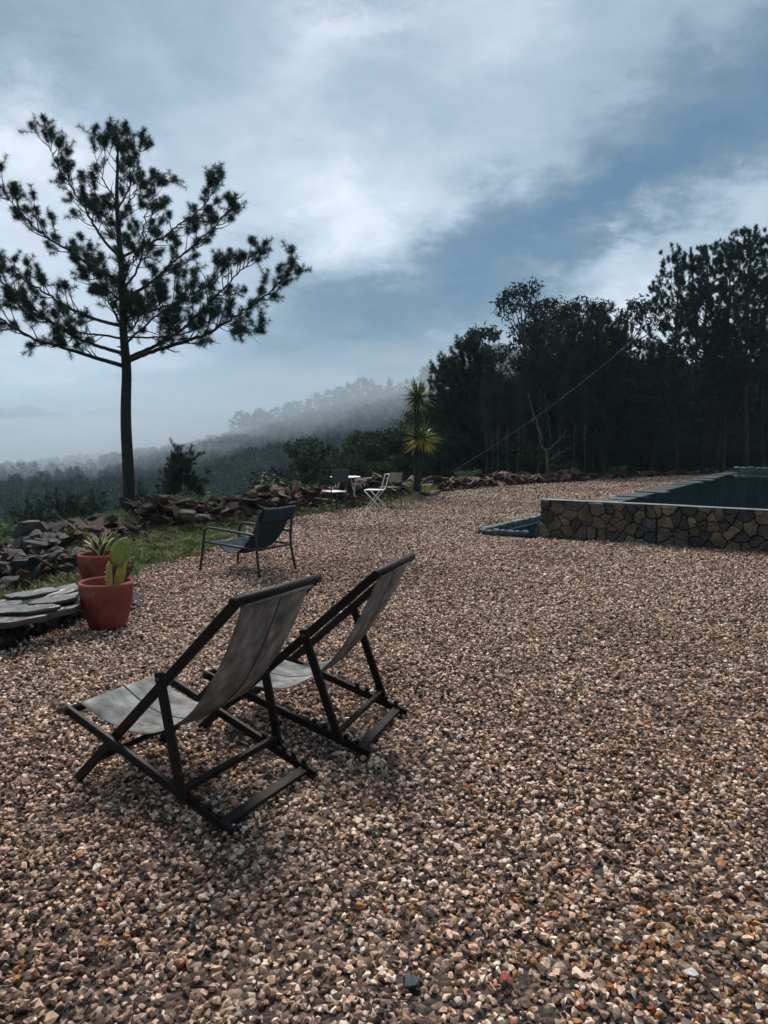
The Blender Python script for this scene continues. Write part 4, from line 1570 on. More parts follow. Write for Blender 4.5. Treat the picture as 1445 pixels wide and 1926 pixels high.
def make_broad(h, crown_from, half, seed, n_clump, per, size, asp, droop, mat_, bark, fork=.4, clump=.5, stems=1):
    """meshes for a broadleaved tree or bush: trunk with limbs, leaves in clumps"""
    r_ = np.random.default_rng(seed)
    wood_ = MB()
    C = []
    tops = []
    for s_ in range(stems):
        lean = r_.normal(0, .10 if stems == 1 else .22, 2)
        tz = np.linspace(0, 1, 9)
        tp = np.stack([lean[0] * h * tz ** 1.3 + .04 * h * np.sin(tz * 5 + s_), lean[1] * h * tz ** 1.3, h * .9 * tz], 1)
        wood_.tube(tp, np.interp(tz, [0, 1], [.012 * h + .015, .012]), 8)
        tops.append(tp)
    for k_ in range(n_clump):
        tp = tops[k_ % stems]
        f = r_.uniform(crown_from, 1.0)
        prof = math.sin(math.pi * min(1, (f - crown_from) / (1 - crown_from) * .80 + .14)) ** .7
        a_ = r_.uniform(0, 6.28)
        rr_ = half * prof * math.sqrt(r_.uniform(.12, 1))
        zf = max(0.05, f - fork * .4)
        p = np.array([np.interp(zf, np.linspace(0, .9, 9), tp[:, c_]) for c_ in range(3)])
        c_ = np.array([np.interp(f, np.linspace(0, .9, 9), tp[:, 0]) + math.cos(a_) * rr_, np.interp(f, np.linspace(0, .9, 9), tp[:, 1]) + math.sin(a_) * rr_, h * f])
        mid = (p + c_) / 2 + np.array([0, 0, -.06 * h * fork]) + r_.normal(0, .05, 3)
        wood_.tube(smooth_path([p, mid, c_], 3), np.linspace(.004 * h + .006, .004, 7), 4, False)
        rad_ = clump * r_.uniform(.6, 1.25)
        pp = r_.normal(size=(per, 3))
        pp = pp / np.linalg.norm(pp, axis=1)[:, None] * (r_.uniform(.15, 1, (per, 1)) ** .5) * rad_ * np.array([1, 1, .8])
        C.append(c_ + pp)
    C = np.concatenate(C)
    V_, F_ = leaves(C, size, asp, droop, r_)
    return dict(trunk=mesh_np('trunk', wood_.V, wood_.F, bark, True), crown=mesh_np('crown', V_, F_, mat_))


def plant(name, kit, x, y, label, cat='tree', group=None, rz=None, sc=1.0, sz=None, z=None, tilt=(0, 0)):
    zz_ = float(land(np.array([x]), np.array([y]))[0]) if z is None else z
    o_ = empty(name, (x, y, zz_ - .05), rng.uniform(0, 6.28) if rz is None else rz, label, cat, group)
    o_.rotation_euler = (tilt[0], tilt[1], o_.rotation_euler[2])
    o_.scale = (sc, sc, sz or sc)
    for k_, me_ in kit.items():
        link(k_, me_, o_)
    return o_


def KH(kit, kh):
    c_ = kit['crown']
    a_ = np.empty(len(c_.vertices) * 3, np.float32)
    c_.vertices.foreach_get('co', a_)
    return float(np.percentile(a_[2::3], 99.6))


def plant_px(name, kit, kh, px, top, y, label, cat='tree', group=None, rz=None, wide=1.0, tilt=(0, 0)):
    """stand it y metres ahead at photo column px so that its top reaches photo row `top`"""
    x = at(px, 822, y)[0]
    zb = float(land(np.array([x]), np.array([y]))[0])
    hh = at(px, top, y)[2] - zb
    s_ = hh / KH(kit, kh)
    return plant(name, kit, x, y, label, cat, group, rz, s_ * wide, s_, None, tilt)


PINE_A = make_pine(10.5, .32, 3.2, 21, nw_=.026)
PINE_B = make_pine(11.0, .36, 2.6, 22, nw_=.026)
PINE_C = make_pine(10.0, .30, 2.9, 23, nw_=.026)
PINE_D = make_pine(7.0, .16, 1.7, 24, per=56, top_pow=.85, step=.34)
PINE_E = make_pine(6.0, .14, 1.25, 25, per=56, top_pow=.9, step=.30)
YOUNG = make_pine(3.6, .06, 1.05, 126, per=60, nl_=.15, nw_=.018, bare_trunk=False, step=.13, top_pow=1.0)
SAPL = make_pine(1.9, .05, .55, 27, per=56, nl_=.13, nw_=.012, bare_trunk=False, step=.16, top_pow=.8)
EUC_A = make_broad(8.5, .34, 2.1, 31, 110, 95, .26, .30, .9, 'euc', 'pale_bark', .5, .52, 2)
EUC_B = make_broad(9.5, .30, 2.3, 32, 150, 95, .26, .30, .9, 'euc', 'pale_bark', .5, .55, 3)
EUC_C = make_broad(7.5, .52, 1.0, 33, 40, 90, .24, .28, .9, 'euc', 'pale_bark', .5, .5, 1)
OAK_A = make_broad(4.4, .10, 1.6, 34, 95, 130, .17, .5, .2, 'leaf', 'bark', .4, .42, 2)
OAK_B = make_broad(4.0, .08, 1.5, 35, 90, 130, .16, .5, .2, 'leaf', 'bark', .4, .42, 3)
BUSH_A = make_broad(3.2, .02, 2.0, 36, 110, 110, .19, .5, .2, 'leaf', 'bark', .3, .50, 4)
BUSH_B = make_broad(2.4, .02, 1.8, 37, 90, 110, .17, .5, .2, 'leaf', 'bark', .3, .48, 4)
TALL_A = make_broad(6.0, .04, 2.0, 40, 210, 130, .17, .42, .3, 'leaf', 'bark', .3, .50, 4)
TALL_B = make_broad(5.5, .04, 1.9, 41, 190, 130, .17, .42, .3, 'leaf', 'bark', .3, .50, 5)
LOWB = make_broad(.85, .02, .62, 38, 40, 60, .075, .45, .0, 'leaf_grey', 'dead_wood', .2, .17, 4)
FLOW = make_broad(1.0, .05, .50, 39, 34, 60, .07, .45, .0, 'leaf', 'dead_wood', .2, .17, 4)

# tall pines on the right rise
for (kit, kh, px, top, y_, lab) in ((PINE_A, 10.5, 1276, 462, 31.0, 'tall pine at the left end of the right-hand grove, branches reaching out'),
                                    (PINE_B, 11.0, 1320, 462, 34.0, 'slim pine just right of the grove\'s leftmost pine'),
                                    (PINE_C, 10.0, 1362, 446, 32.0, 'pine in the middle of the right-hand grove with a thin bare tip'),
                                    (PINE_B, 11.0, 1408, 424, 31.0, 'tallest pine of the right-hand grove'),
                                    (PINE_A, 10.5, 1447, 430, 34.5, 'dense pine at the right edge of the picture'),
                                    (PINE_C, 10.0, 1500, 405, 32.5, 'pine beyond the right edge, its branches reaching into view'),
                                    (PINE_A, 10.5, 1388, 520, 38.0, 'pine standing back between the tallest pines of the grove'),
                                    (PINE_B, 11.0, 1300, 540, 39.0, 'pine standing back behind the leftmost pines of the grove')):
    plant_px('pine_tree', kit, kh, px, top, y_, lab, 'tree', 'pines of the right-hand grove', wide=.80)
plant_px('pine_tree', PINE_D, 7.0, 1112, 566, 31.0, 'broad dense pine in front of the eucalyptus, mid right', rz=.6, wide=1.02)
plant_px('pine_tree', PINE_E, 6.0, 884, 622, 29.0, 'pointed dark pine at the left end of the dark trees', rz=2.0, wide=1.05)
plant_px('pine_tree', PINE_D, 7.0, 1165, 612, 33.5, 'smaller pine between the broad pine and the right-hand grove', wide=.8)
for (kit, kh, px, top, y_, lab) in ((PINE_E, 6.0, 856, 655, 30.0, 'pine between the short pine and the pointed pine'), (PINE_E, 6.0, 908, 650, 30.5, 'pine close on the right of the pointed pine'),
                                    (PINE_D, 7.0, 1138, 590, 30.0, 'pine leaning on the right of the broad pine'), (PINE_D, 7.0, 1082, 592, 30.5, 'pine on the left flank of the broad pine'),
                                    (PINE_E, 6.0, 1000, 668, 29.5, 'small pine below the tallest eucalyptus'), (PINE_D, 7.0, 1225, 640, 31.0, 'dark pine filling the gap left of the right-hand grove'),
                                    (PINE_D, 7.0, 1340, 600, 33.0, 'dense lower pine between the trunks of the grove'), (PINE_D, 7.0, 1440, 590, 33.0, 'dense lower pine at the right edge of the grove')):
    plant_px('pine_tree', kit, kh, px, top, y_, lab, 'tree', 'pointed pines of the dark belt')
plant_px('pine_tree', PINE_E, 6.0, 836, 672, 31.0, 'short pine beside the yucca at the edge of the dark trees', wide=.95)
for (kit, kh, px, top, y_, lab) in ((EUC_A, 8.5, 962, 606, 32.0, 'airy eucalyptus with hanging leaves right of the pointed pine'),
                                    (EUC_B, 9.5, 1040, 552, 33.0, 'tallest eucalyptus, its rounded open crown above the dark trees'),
                                    (EUC_B, 9.5, 1085, 575, 35.0, 'eucalyptus half hidden behind the broad pine'),
                                    (EUC_A, 8.5, 1195, 668, 34.0, 'low eucalyptus at the foot of the right-hand grove'),
                                    (EUC_B, 9.5, 1240, 672, 36.0, 'eucalyptus crown under the leftmost pine of the grove')):
    plant_px('eucalyptus_tree', kit, kh, px, top, y_, lab, 'tree', 'eucalyptus trees among the pines')
for k_, (px, top, y_) in enumerate(((914, 770, 27.6), (928, 775, 28.4), (940, 768, 28.0), (956, 772, 28.8), (972, 765, 28.6), (990, 770, 29.4), (1012, 760, 29.0), (1052, 762, 29.6), (1084, 772, 29.8), (1102, 768, 29.2))):
    plant_px('slender_eucalyptus', EUC_C, 7.5, px, top - 60, y_ - .7, 'slender pale eucalyptus stem in the dark understorey', 'tree', 'slender eucalyptus stems', wide=.42)
for k_ in range(46):
    px = rng.uniform(812, 1490)
    y_ = rng.uniform(30.5, 42) + (px - 812) * .004
    top = np.interp(px, [812, 870, 1000, 1200, 1490], [805, 745, 700, 705, 715]) + rng.uniform(0, 70)
    kit, kh = ((TALL_A, 6.0), (TALL_B, 5.5))[k_ % 2]
    plant_px('understorey_shrub', kit, kh, px, top, y_, 'dark evergreen shrub filling the gloom under the trees', 'shrub', 'understorey shrubs', wide=1.15)
for k_ in range(24):
    px = rng.uniform(812, 1480)
    y_ = np.interp(px, [812, 1000, 1200, 1480], [27.5, 29.2, 32.6, 37]) + rng.uniform(0, 2.5)
    top = rng.uniform(812, 862)
    plant_px('understorey_shrub', BUSH_B, 2.4, px, top, y_, 'low dark bush along the foot of the trees', 'shrub', 'low bushes below the trees', wide=1.2)
for (px, top, y_, lab) in ((1165, 873, 29.6, 'fresh green bush behind the low stones near the pool'), (885, 880, 25.8, 'small green bush at the foot of the pointed pine'),
                           (960, 884, 27, 'small green bush behind the low wall, under the slender stems'), (990, 884, 27.4, 'small green bush left of the bare dead tree')):
    plant_px('green_bush', LOWB, .85, px, top, y_, lab, 'bush', wide=1.1)

# bushy trees across the dip, behind the table
for (kit, kh, px, top, y_, lab) in ((OAK_A, 4.4, 577, 856, 27.0, 'small bushy tree at the left end of the row behind the table'),
                                    (OAK_B, 4.0, 624, 826, 28.5, 'second bushy tree from the left behind the table'),
                                    (OAK_A, 4.4, 680, 812, 30.0, 'tallest bushy tree in the row behind the table'),
                                    (OAK_B, 4.0, 727, 828, 29.0, 'bushy tree directly left of the yucca'),
                                    (OAK_A, 4.4, 768, 810, 31.0, 'bushy tree half hidden by the yucca trunk'),
                                    (OAK_B, 4.0, 808, 800, 30.0, 'bushy tree between the yucca and the pointed pine'),
                                    (BUSH_A, 3.2, 650, 862, 26.0, 'low rounded bush in front of the bushy row'),
                                    (BUSH_A, 3.2, 715, 868, 26.5, 'low rounded bush behind the open white chair')):
    plant_px('bushy_tree', kit, kh, px, top, y_, lab, 'tree', 'bushy trees behind the table')
plant_px('young_pine', YOUNG, 3.6, 338, 836, 22.0, 'young cone-shaped pine just right of the big trunk', rz=1.0, wide=1.1)
for (px, top, y_, lab) in ((30, 935, 17, 'pine sapling at the left edge of the picture'), (95, 915, 19, 'tallest pine sapling left of the big trunk'), (125, 930, 17.5, 'pine sapling right of the tallest one'),
                           (152, 920, 19.5, 'pine sapling midway between the left edge and the big trunk'), (180, 934, 18, 'short pine sapling near the big trunk'),
                           (62, 950, 16, 'short pine sapling among the weeds at the far left'), (265, 905, 20, 'pine sapling just right of the big trunk')):
    plant_px('pine_sapling', SAPL, 1.9, px, top, y_, lab, 'sapling', 'pine saplings below the terrace', wide=1.1)
fl = plant_px('flowering_shrub', FLOW, 1.0, 491, 874, 19.0, 'small shrub with pale flowering tips above the rubble wall', 'shrub')
r2 = np.random.default_rng(5)
cc = r2.normal(size=(90, 3)) * np.array([.16, .16, .12]) + np.array([0, 0, .82])
V, F = leaves(cc, .06, .6, -.3, r2)
link('blossom', mesh_np('blossom', V, F, 'blossom'), fl)
for k_, (px, top, y_, lab) in enumerate(((300, 930, 15.8, 'green weedy bush at the foot of the big pine'), (330, 925, 16.5, 'green weedy bush right of the big pine'),
                                         (365, 925, 17.5, 'green weedy bush behind the rubble bank'), (265, 945, 15.4, 'low weedy bush touching the big trunk'), (215, 952, 14.6, 'weedy bush left of the big trunk'),
                                         (20, 975, 10.0, 'tall weeds at the left edge above the stone wall'), (-25, 965, 9.4, 'tall weeds beyond the left edge'), (55, 985, 10.4, 'tall weeds above the grey stone wall'),
                                         (150, 965, 12.6, 'tall grassy weeds left of the pine'), (190, 960, 13.2, 'grassy weeds in front of the pine'), (560, 902, 20.0, 'small dark weed on the rubble wall'))):
    plant_px('weed_bush', LOWB, .85, px, top, y_, lab, 'bush', 'weedy bushes along the terrace edge')

# bare dead tree with a pale leaning stem
dy = 26.5
dt = empty('dead_tree', tuple(at(1029, 897, dy)), 0, 'bare dead tree with a pale leaning stem before the dark grove', 'tree')
o0 = at(1029, 897, dy)


def zc(x_, y_):
    return at(800 + .2768 * x_, 520 + .2768 * y_, dy) - o0


for (nm, pts_, r0, mt) in (('trunk', [(828, 1375), (826, 1260), (822, 1190), (790, 1150)], .055, 'dead_wood'), ('pale_stem', [(790, 1110), (760, 1020), (735, 930), (705, 800)], .05, 'pale_bark'),
                           ('branch', [(822, 1190), (880, 1140), (930, 1090), (960, 1040)], .03, 'dead_wood'), ('branch', [(826, 1260), (880, 1220), (950, 1180), (990, 1160)], .025, 'dead_wood'),
                           ('branch', [(930, 1090), (970, 1085), (1000, 1080)], .018, 'dead_wood'), ('branch', [(826, 1290), (870, 1275), (910, 1300)], .016, 'dead_wood'),
                           ('branch', [(800, 1160), (780, 1110), (790, 1080)], .02, 'dead_wood'), ('branch', [(850, 1110), (835, 960), (815, 800)], .022, 'pale_bark')):
    P = smooth_path([zc(*p) for p in pts_], 4)
    P = P + rng.normal(0, .02, P.shape)
    if nm == 'trunk':
        P[0][2] -= .5
    MB().tube(P, np.linspace(r0, r0 * .45, len(P)), 6).build(nm, mt, dt, True)

# cable strung up across the trees
ca, cb = at(842, 892, 25.8), at(1190, 640, 29.2)
tt = np.linspace(0, 1, 24)[:, None]
cp = ca + (cb - ca) * tt - np.array([0, 0, 1.0]) * .25 * 4 * tt * (1 - tt)
cab = empty('overhead_cable', tuple(ca), 0, 'thin pale cable rising slantwise across the dark trees', 'cable')
MB().tube(cp - ca, .007, 5).build('cable', 'cable', cab, True)
p_ = cp[10] - ca
MB().tube([p_ + np.array([0, 0, .04]), p_ + np.array([0, 0, -.03]), p_ + np.array([.03, 0, -.10])], [.02, .035, .02], 6).build('clamp', 'rim', cab)


# ------------------------------------------------------------------ yucca with two heads
ypx = 784
yb = at(ypx, 934, 20.1)
yu = empty('yucca', (yb[0], yb[1], 0), 0, 'two-headed yucca, green head on top and a yellowing one below', 'yucca')


def yuc_head(c_, n, ln, mats, parent, nm, seed, lowest=-.9):
    r_ = np.random.default_rng(seed)
    V, F, mi = [], [], []
    for k_ in range(n):
        f = (k_ + .5) / n
        a_ = k_ * 2.39996
        el_ = math.asin(1 - (1 - lowest) * f) + r_.normal(0, .16)
        a_ += r_.normal(0, .25)
        d = np.array([math.cos(a_) * math.cos(el_), math.sin(a_) * math.cos(el_), math.sin(el_)])
        sd = unit(np.cross(d, [0, 0, 1.0]) + 1e-6)
        L_ = ln * r_.uniform(.68, 1.15)
        dr = L_ * r_.uniform(.03, .24) * math.cos(el_)
        nn = np.cross(sd, d)
        w_ = .040
        b0_ = len(V)
        for (t_, ww) in ((.05, .55), (.3, 1), (.65, .75), (1.0, .05)):
            p_ = c_ + d * L_ * t_ - np.array([0, 0, dr * t_ * t_])
            V += [p_ - sd * w_ / 2 * ww, p_ - nn * w_ * .18 * ww, p_ + sd * w_ / 2 * ww]
        for q_ in range(3):
            for l_ in range(2):
                a2 = b0_ + q_ * 3 + l_
                F.append((a2, a2 + 1, a2 + 4, a2 + 3))
                mi.append(1 if (len(mats) > 1 and f > .42 and r_.random() < .95) else 0)
    return link(nm, mesh_np(nm, V, np.array(F), mats, False, mi), parent)


st = smooth_path([(0, 0, -.05), (0, .0, .8), (-.01, 0, 1.7), (.0, 0, 2.55), (.0, 0, 2.8)], 5)
MB().tube(st, np.interp(np.linspace(0, 1, len(st)), [0, .15, 1], [.125, .09, .065]), 10).build('trunk', 'bark', yu, True)
st2 = smooth_path([(.03, .14, -.05), (.08, .14, .7), (.13, .10, 1.3), (.15, .03, 1.62)], 5)
MB().tube(st2, np.linspace(.07, .05, len(st2)), 8).build('second_stem', 'bark', yu, True)
yuc_head(np.array([.0, 0, 2.66]), 210, .58, ['yucca', 'yucca'], yu, 'green_crown', 3, -.75)
yuc_head(np.array([.15, .03, 1.58]), 180, .58, ['yucca', 'yucca_y'], yu, 'yellow_crown', 4, -.85)
# dead leaves hanging under the upper head
V, F = [], []
for k_ in range(22):
    a_ = rng.uniform(0, 6.28)
    p_ = np.array([math.cos(a_) * .06, math.sin(a_) * .06, 2.5 + rng.uniform(-.05, .1)])
    q_ = p_ + np.array([math.cos(a_) * .12, math.sin(a_) * .12, -rng.uniform(.2, .4)])
    sd = np.array([-math.sin(a_), math.cos(a_), 0]) * .015
    i_ = len(V)
    V += [p_ - sd, p_ + sd, q_]
    F.append((i_, i_ + 1, i_ + 2))
link('dead_leaves', mesh_np('dead_leaves', V, np.array(F), 'dead_wood'), yu)
yp = empty('small_yucca', (yb[0] + .22, yb[1] - .12, 0), 0, 'small yellow sprout in the stone ring at the yucca foot', 'plant')
yuc_head(np.array([0, 0, .12]), 22, .34, ['yucca_y'], yp, 'leaves', 6, .25)
MB().tube([(0, 0, -.02), (0, 0, .14)], .02, 6).build('stem', 'bark', yp, True)
ring = empty('stone_ring', (yb[0], yb[1], 0), 0, 'ring of pale flat stones round the foot of the yucca', 'stone edging')
for k_ in range(11):
    a_ = k_ * 2 * math.pi / 11
    sz = rng.uniform(.15, .21)
    link('stone', random.choice(ROCK_G), ring, (math.cos(a_) * .52, math.sin(a_) * .45, .07), (rng.normal(0, .1), rng.normal(0, .1), a_ + 1.57), (sz, sz * .6, .10))

# ------------------------------------------------------------------ woods across the valley
def crown_proto(seed, kind):
    r_ = np.random.default_rng(seed)
    n = 150
    if kind == 'pine':
        z = r_.uniform(.15, 1, n)
        rr_ = (1 - z) ** .7 * .33 * np.sqrt(r_.uniform(.1, 1, n)) + .03
    elif kind == 'umbrella':
        z = r_.uniform(.55, 1, n)
        rr_ = .30 * np.sqrt(np.clip(1 - ((z - .72) / .28) ** 2, .05, 1)) * np.sqrt(r_.uniform(.1, 1, n))
    else:
        z = r_.uniform(.08, 1, n)
        rr_ = .40 * np.sqrt(np.clip(1 - ((z - .5) / .5) ** 2, .03, 1)) * r_.uniform(.4, 1, n) ** .5
    a_ = r_.uniform(0, 6.28, n)
    C = np.stack([rr_ * np.cos(a_), rr_ * np.sin(a_), z], 1)
    C = np.repeat(C, 3, 0) + r_.normal(0, .03, (n * 3, 3))
    V_, F_ = leaves(C, .095, .75, .0, r_)
    w_ = MB()
    w_.tube([(0, 0, -.15), (.01, 0, .4), (0, 0, .92)], [.022, .016, .004], 5)
    V_, F_ = merge([(V_, F_), (np.array(w_.V), np.array([f_ for f_ in w_.F if len(f_) == 4]))])
    return mesh_np('far_tree', V_, F_, 'far_tree')


FAR = [crown_proto(50, 'pine'), crown_proto(51, 'pine'), crown_proto(52, 'round'), crown_proto(53, 'round'), crown_proto(54, 'umbrella')]
# the wood as a mass
n = 9000
be = rng.uniform(-.80, .95, n)
dd = np.sqrt(rng.uniform(42 ** 2, 330 ** 2, n))
be = np.concatenate([be, rng.uniform(-.36, .16, 5200)])
dd = np.concatenate([dd, rng.uniform(165, 285, 5200)])
n = len(dd)
near = (rng.random(n) < .45) & (np.arange(n) < 9000)
dd = np.where(near, np.sqrt(rng.uniform(38 ** 2, 170 ** 2, n)), dd)
x_, y_ = np.sin(be) * dd, np.cos(be) * dd
sd_ = poly_sd(np.stack([x_, y_], 1), TERRACE)
ok = (sd_ > 14) & (dd > 40)
x_, y_, dd, be = x_[ok], y_[ok], dd[ok], be[ok]
zz_ = land(x_, y_)
h_ = rng.uniform(2.2, 5.2, len(x_)) * np.interp(dd, [40, 90, 200], [.55, .9, 1.15])
wd_ = rng.uniform(.8, 1.3, len(x_))
nb_ = 520                       # unseen wood added behind the camera to cut the light from there
bx_, by_ = rng.uniform(-36, 36, nb_), rng.uniform(-34, -11, nb_)
x_, y_ = np.concatenate([x_, bx_]), np.concatenate([y_, by_])
zz_ = np.concatenate([zz_, land(bx_, by_)])
h_ = np.concatenate([h_, rng.uniform(6, 11, nb_)])
wd_ = np.concatenate([wd_, rng.uniform(.55, .8, nb_)])
wood_o = scatter('forest', np.stack([x_, y_, zz_ - .2], 1), np.stack([np.zeros(len(x_))] * 2 + [rng.uniform(0, 6.28, len(x_))], 1),
                 np.stack([h_ * wd_, h_ * wd_, h_], 1), rng.integers(0, 4, len(x_)), FAR)
tag(wood_o, 'dense dark woodland covering the valley sides below the mist, with unseen trees added behind the yard', 'forest', kind='stuff')
# trees one can tell apart on the skyline of the misty hill
RIDGE = [(452, 776, 2, 'lone round tree at the low left end of the misty ridge'), (466, 780, 4, 'small tree next to the lone ridge tree'),
         (490, 772, 4, 'flat-topped tree on the low part of the misty ridge'), (505, 778, 3, None), (522, 768, 2, None), (545, 760, 4, None), (562, 757, 2, None), (580, 752, 0, None),
         (600, 742, 3, None), (620, 736, 2, None), (640, 730, 4, None), (662, 724, 2, None), (680, 712, 3, 'tallest round tree on the crest of the misty ridge'), (694, 716, 2, None),
         (712, 728, 3, None), (733, 714, 0, 'thin pointed tree standing alone on the misty crest'), (752, 724, 3, None), (770, 716, 2, None), (790, 712, 3, None),
         (808, 688, 4, 'tall faint tree above the yucca on the misty ridge'), (826, 700, 2, None)]
for (px, top, kd, lab) in RIDGE:
    y_ = rng.uniform(248, 268)
    x0_ = at(px, 822, y_)[0]
    zb = float(land(np.array([x0_]), np.array([y_]))[0])
    hh = max(3.5, at(px, top, y_)[2] - zb)
    wdt = min(hh, 9) * (1.1 if kd in (2, 3) else 1.25 if kd == 4 else .8)
    o_ = link('ridge_tree', FAR[kd], None, (x0_, y_, zb), (0, 0, rng.uniform(0, 6)), (wdt, wdt, hh))
    tag(o_, lab or 'hazy tree among the others on the skyline of the misty ridge', 'tree', 'trees on the misty ridge')

# ------------------------------------------------------------------ grass on the bank
def tuft(seed, n, h, sp):
    r_ = np.random.default_rng(seed)
    V_, F_ = [], []
    for k_ in range(n):
        a_ = r_.uniform(0, 6.28)
        b_ = np.array([r_.normal(0, sp), r_.normal(0, sp), 0])
        lean = r_.uniform(.1, .7)
        hh_ = h * r_.uniform(.5, 1.1)
        d = np.array([math.cos(a_) * lean, math.sin(a_) * lean, 1])
        sd = np.array([-math.sin(a_), math.cos(a_), 0]) * .0045
        i_ = len(V_)
        m_ = b_ + d * hh_ * .55
        t_ = b_ + d * hh_ + np.array([math.cos(a_), math.sin(a_), 0]) * hh_ * .3 - np.array([0, 0, hh_ * .15])
        V_ += [b_ - sd, b_ + sd, m_ + sd * .8, m_ - sd * .8, t_]
        F_ += [(i_, i_ + 1, i_ + 2, i_ + 3), (i_ + 3, i_ + 2, i_ + 4)]
    return mesh_np('grass_tuft', V_, F_, 'grass')


TUFT = [tuft(60 + k_, 22, .10 if k_ < 4 else .26, .035) for k_ in range(6)]
n = 26000
x_, y_ = rng.uniform(-9, 1.6, n), rng.uniform(5.5, 22.5, n)
P2 = np.stack([x_, y_], 1)
sg_, st_ = poly_sd(P2, GRAVEL), poly_sd(P2, TERRACE)
patch = np.sin(x_ * 2.1 + 1) * np.cos(y_ * 1.7) + rng.normal(0, .5, n)
ok = (sg_ > rng.uniform(-.15, .12, n)) & (st_ < 3.5) & (patch > -.35) & (y_ > 5.6)
x_, y_, sg_, st_ = x_[ok], y_[ok], sg_[ok], st_[ok]
tall = (st_ > -.8) & (rng.random(len(x_)) < .5)
idx = np.where(tall, rng.integers(4, 6, len(x_)), rng.integers(0, 4, len(x_)))
gr = scatter('grass', np.stack([x_, y_, land(x_, y_)], 1), np.stack([np.zeros(len(x_))] * 2 + [rng.uniform(0, 6.28, len(x_))], 1),
             rng.uniform(.6, 1.3, len(x_)), idx, TUFT)
tag(gr, 'rough green grass on the bank between gravel and rubble', 'grass', kind='stuff')

# ------------------------------------------------------------------ gravel
STONES = [hull_mesh('gravel_piece', rock_pts(1, rng.uniform(.62, .9), rng.uniform(.45, .7), int(rng.integers(10, 15)), .15), 'gravel') for _ in range(16)]


def gravel_pts(d0, d1, dens, side=.72):
    x1 = side * d1 + .6
    area = 2 * x1 * (d1 - d0)
    n_ = int(area * dens)
    x, y = rng.uniform(-x1, x1, n_), rng.uniform(d0, d1, n_)
    k_ = (np.abs(x) < side * y + .6)
    return x[k_], y[k_]


xs, ys, ss = [], [], []
for (d0, d1, dens, s0, s1) in ((.9, 3.6, 2550, .0098, .0228), (3.6, 7.0, 2150, .0105, .0235), (7.0, 12.0, 1650, .012, .0245), (12.0, 19.0, 1000, .0145, .029), (19, 34, 400, .021, .038)):
    x, y = gravel_pts(d0, d1, dens)
    sd_ = poly_sd(np.stack([x, y], 1), GRAVEL)
    k_ = (sd_ < rng.normal(.0, .06, len(x)))
    rel = np.stack([x, y], 1) - P0[:2]
    pb, pa2 = rel @ BX[:2], rel @ AX[:2]
    k_ &= ~((pb > .0) & (pa2 > .01) & (pa2 < PL + .1) & (pb < 10))
    relg = np.stack([x, y], 1) - ga[:2]
    gb_, ga_ = relg @ BX[:2], relg @ AX[:2]
    k_ &= ~((gb_ > -.05) & (ga_ > -.06 - .16 * gb_) & (ga_ < 12.3) & (gb_ < 1.02))
    k_ &= ~((gb_ > 1.0) & (ga_ > .3) & (ga_ < 12.3) & (gb_ < 2.2))
    x, y = x[k_], y[k_]
    xs.append(x)
    ys.append(y)
    sq = s0 + (s1 - s0) * rng.beta(1.6, 3.2, len(x))
    uq = rng.random(len(x))
    ss.append(np.where(uq < .16, sq * .6, np.where(uq > .975, sq * 1.45, sq)))
x_, y_, s_ = np.concatenate(xs), np.concatenate(ys), np.concatenate(ss)
nG = len(x_)
# shallow rakings and footfalls
hgt = .008 * np.sin(x_ * 2.3 + np.sin(y_ * 1.1) * 2) * np.cos(y_ * 1.9 + x_ * .7)
zg = s_ * rng.uniform(-.15, 1.3, nG) + np.maximum(hgt, -.004)
tone = np.where(rng.random(nG) < .27, rng.uniform(.08, .36, nG), .82 * rng.beta(3.0, 1.5, nG))
damp = np.zeros(nG)                      # dirtier, damper drifts
for k_ in range(9):
    th_, fr_, ph_ = rng.uniform(0, 6.28), rng.uniform(.8, 4.2), rng.uniform(0, 6.28)
    damp += np.sin((x_ * math.cos(th_) + y_ * math.sin(th_)) * fr_ + ph_) / 3
tone = tone * (1 - .28 * np.clip(damp, 0, 1))
rusty = .5 + .5 * np.sin(x_ * 1.7 + 2 * np.sin(y_ * .9)) * np.cos(y_ * 1.3 - x_ * .6 + 1)
spot = (np.exp(-(((x_ - .95) / .55) ** 2 + ((y_ - 2.15) / .30) ** 2)) + .6 * np.exp(-(((x_ - 1.9) / .8) ** 2 + ((y_ - 3.6) / .8) ** 2)))
pr_ = .035 + .06 * rusty ** 3 + .45 * np.clip(spot, 0, 1)
u_ = rng.random(nG)
tone = np.where(u_ < pr_, rng.uniform(.84, 1.0, nG), tone)
tone = np.where(rng.random(nG) < .035, rng.uniform(0, .08, nG), tone)
tone = np.where(rng.random(nG) < .04, rng.uniform(.76, .815, nG), tone)
rot = np.stack([rng.normal(0, .55, nG), rng.normal(0, .55, nG), rng.uniform(0, 6.28, nG)], 1)
gv = scatter('gravel', np.stack([x_, y_, zg], 1), rot, s_, rng.integers(0, len(STONES), nG), STONES, tone)
tag(gv, 'buff and rust crushed stone covering the yard', 'gravel', kind='stuff')

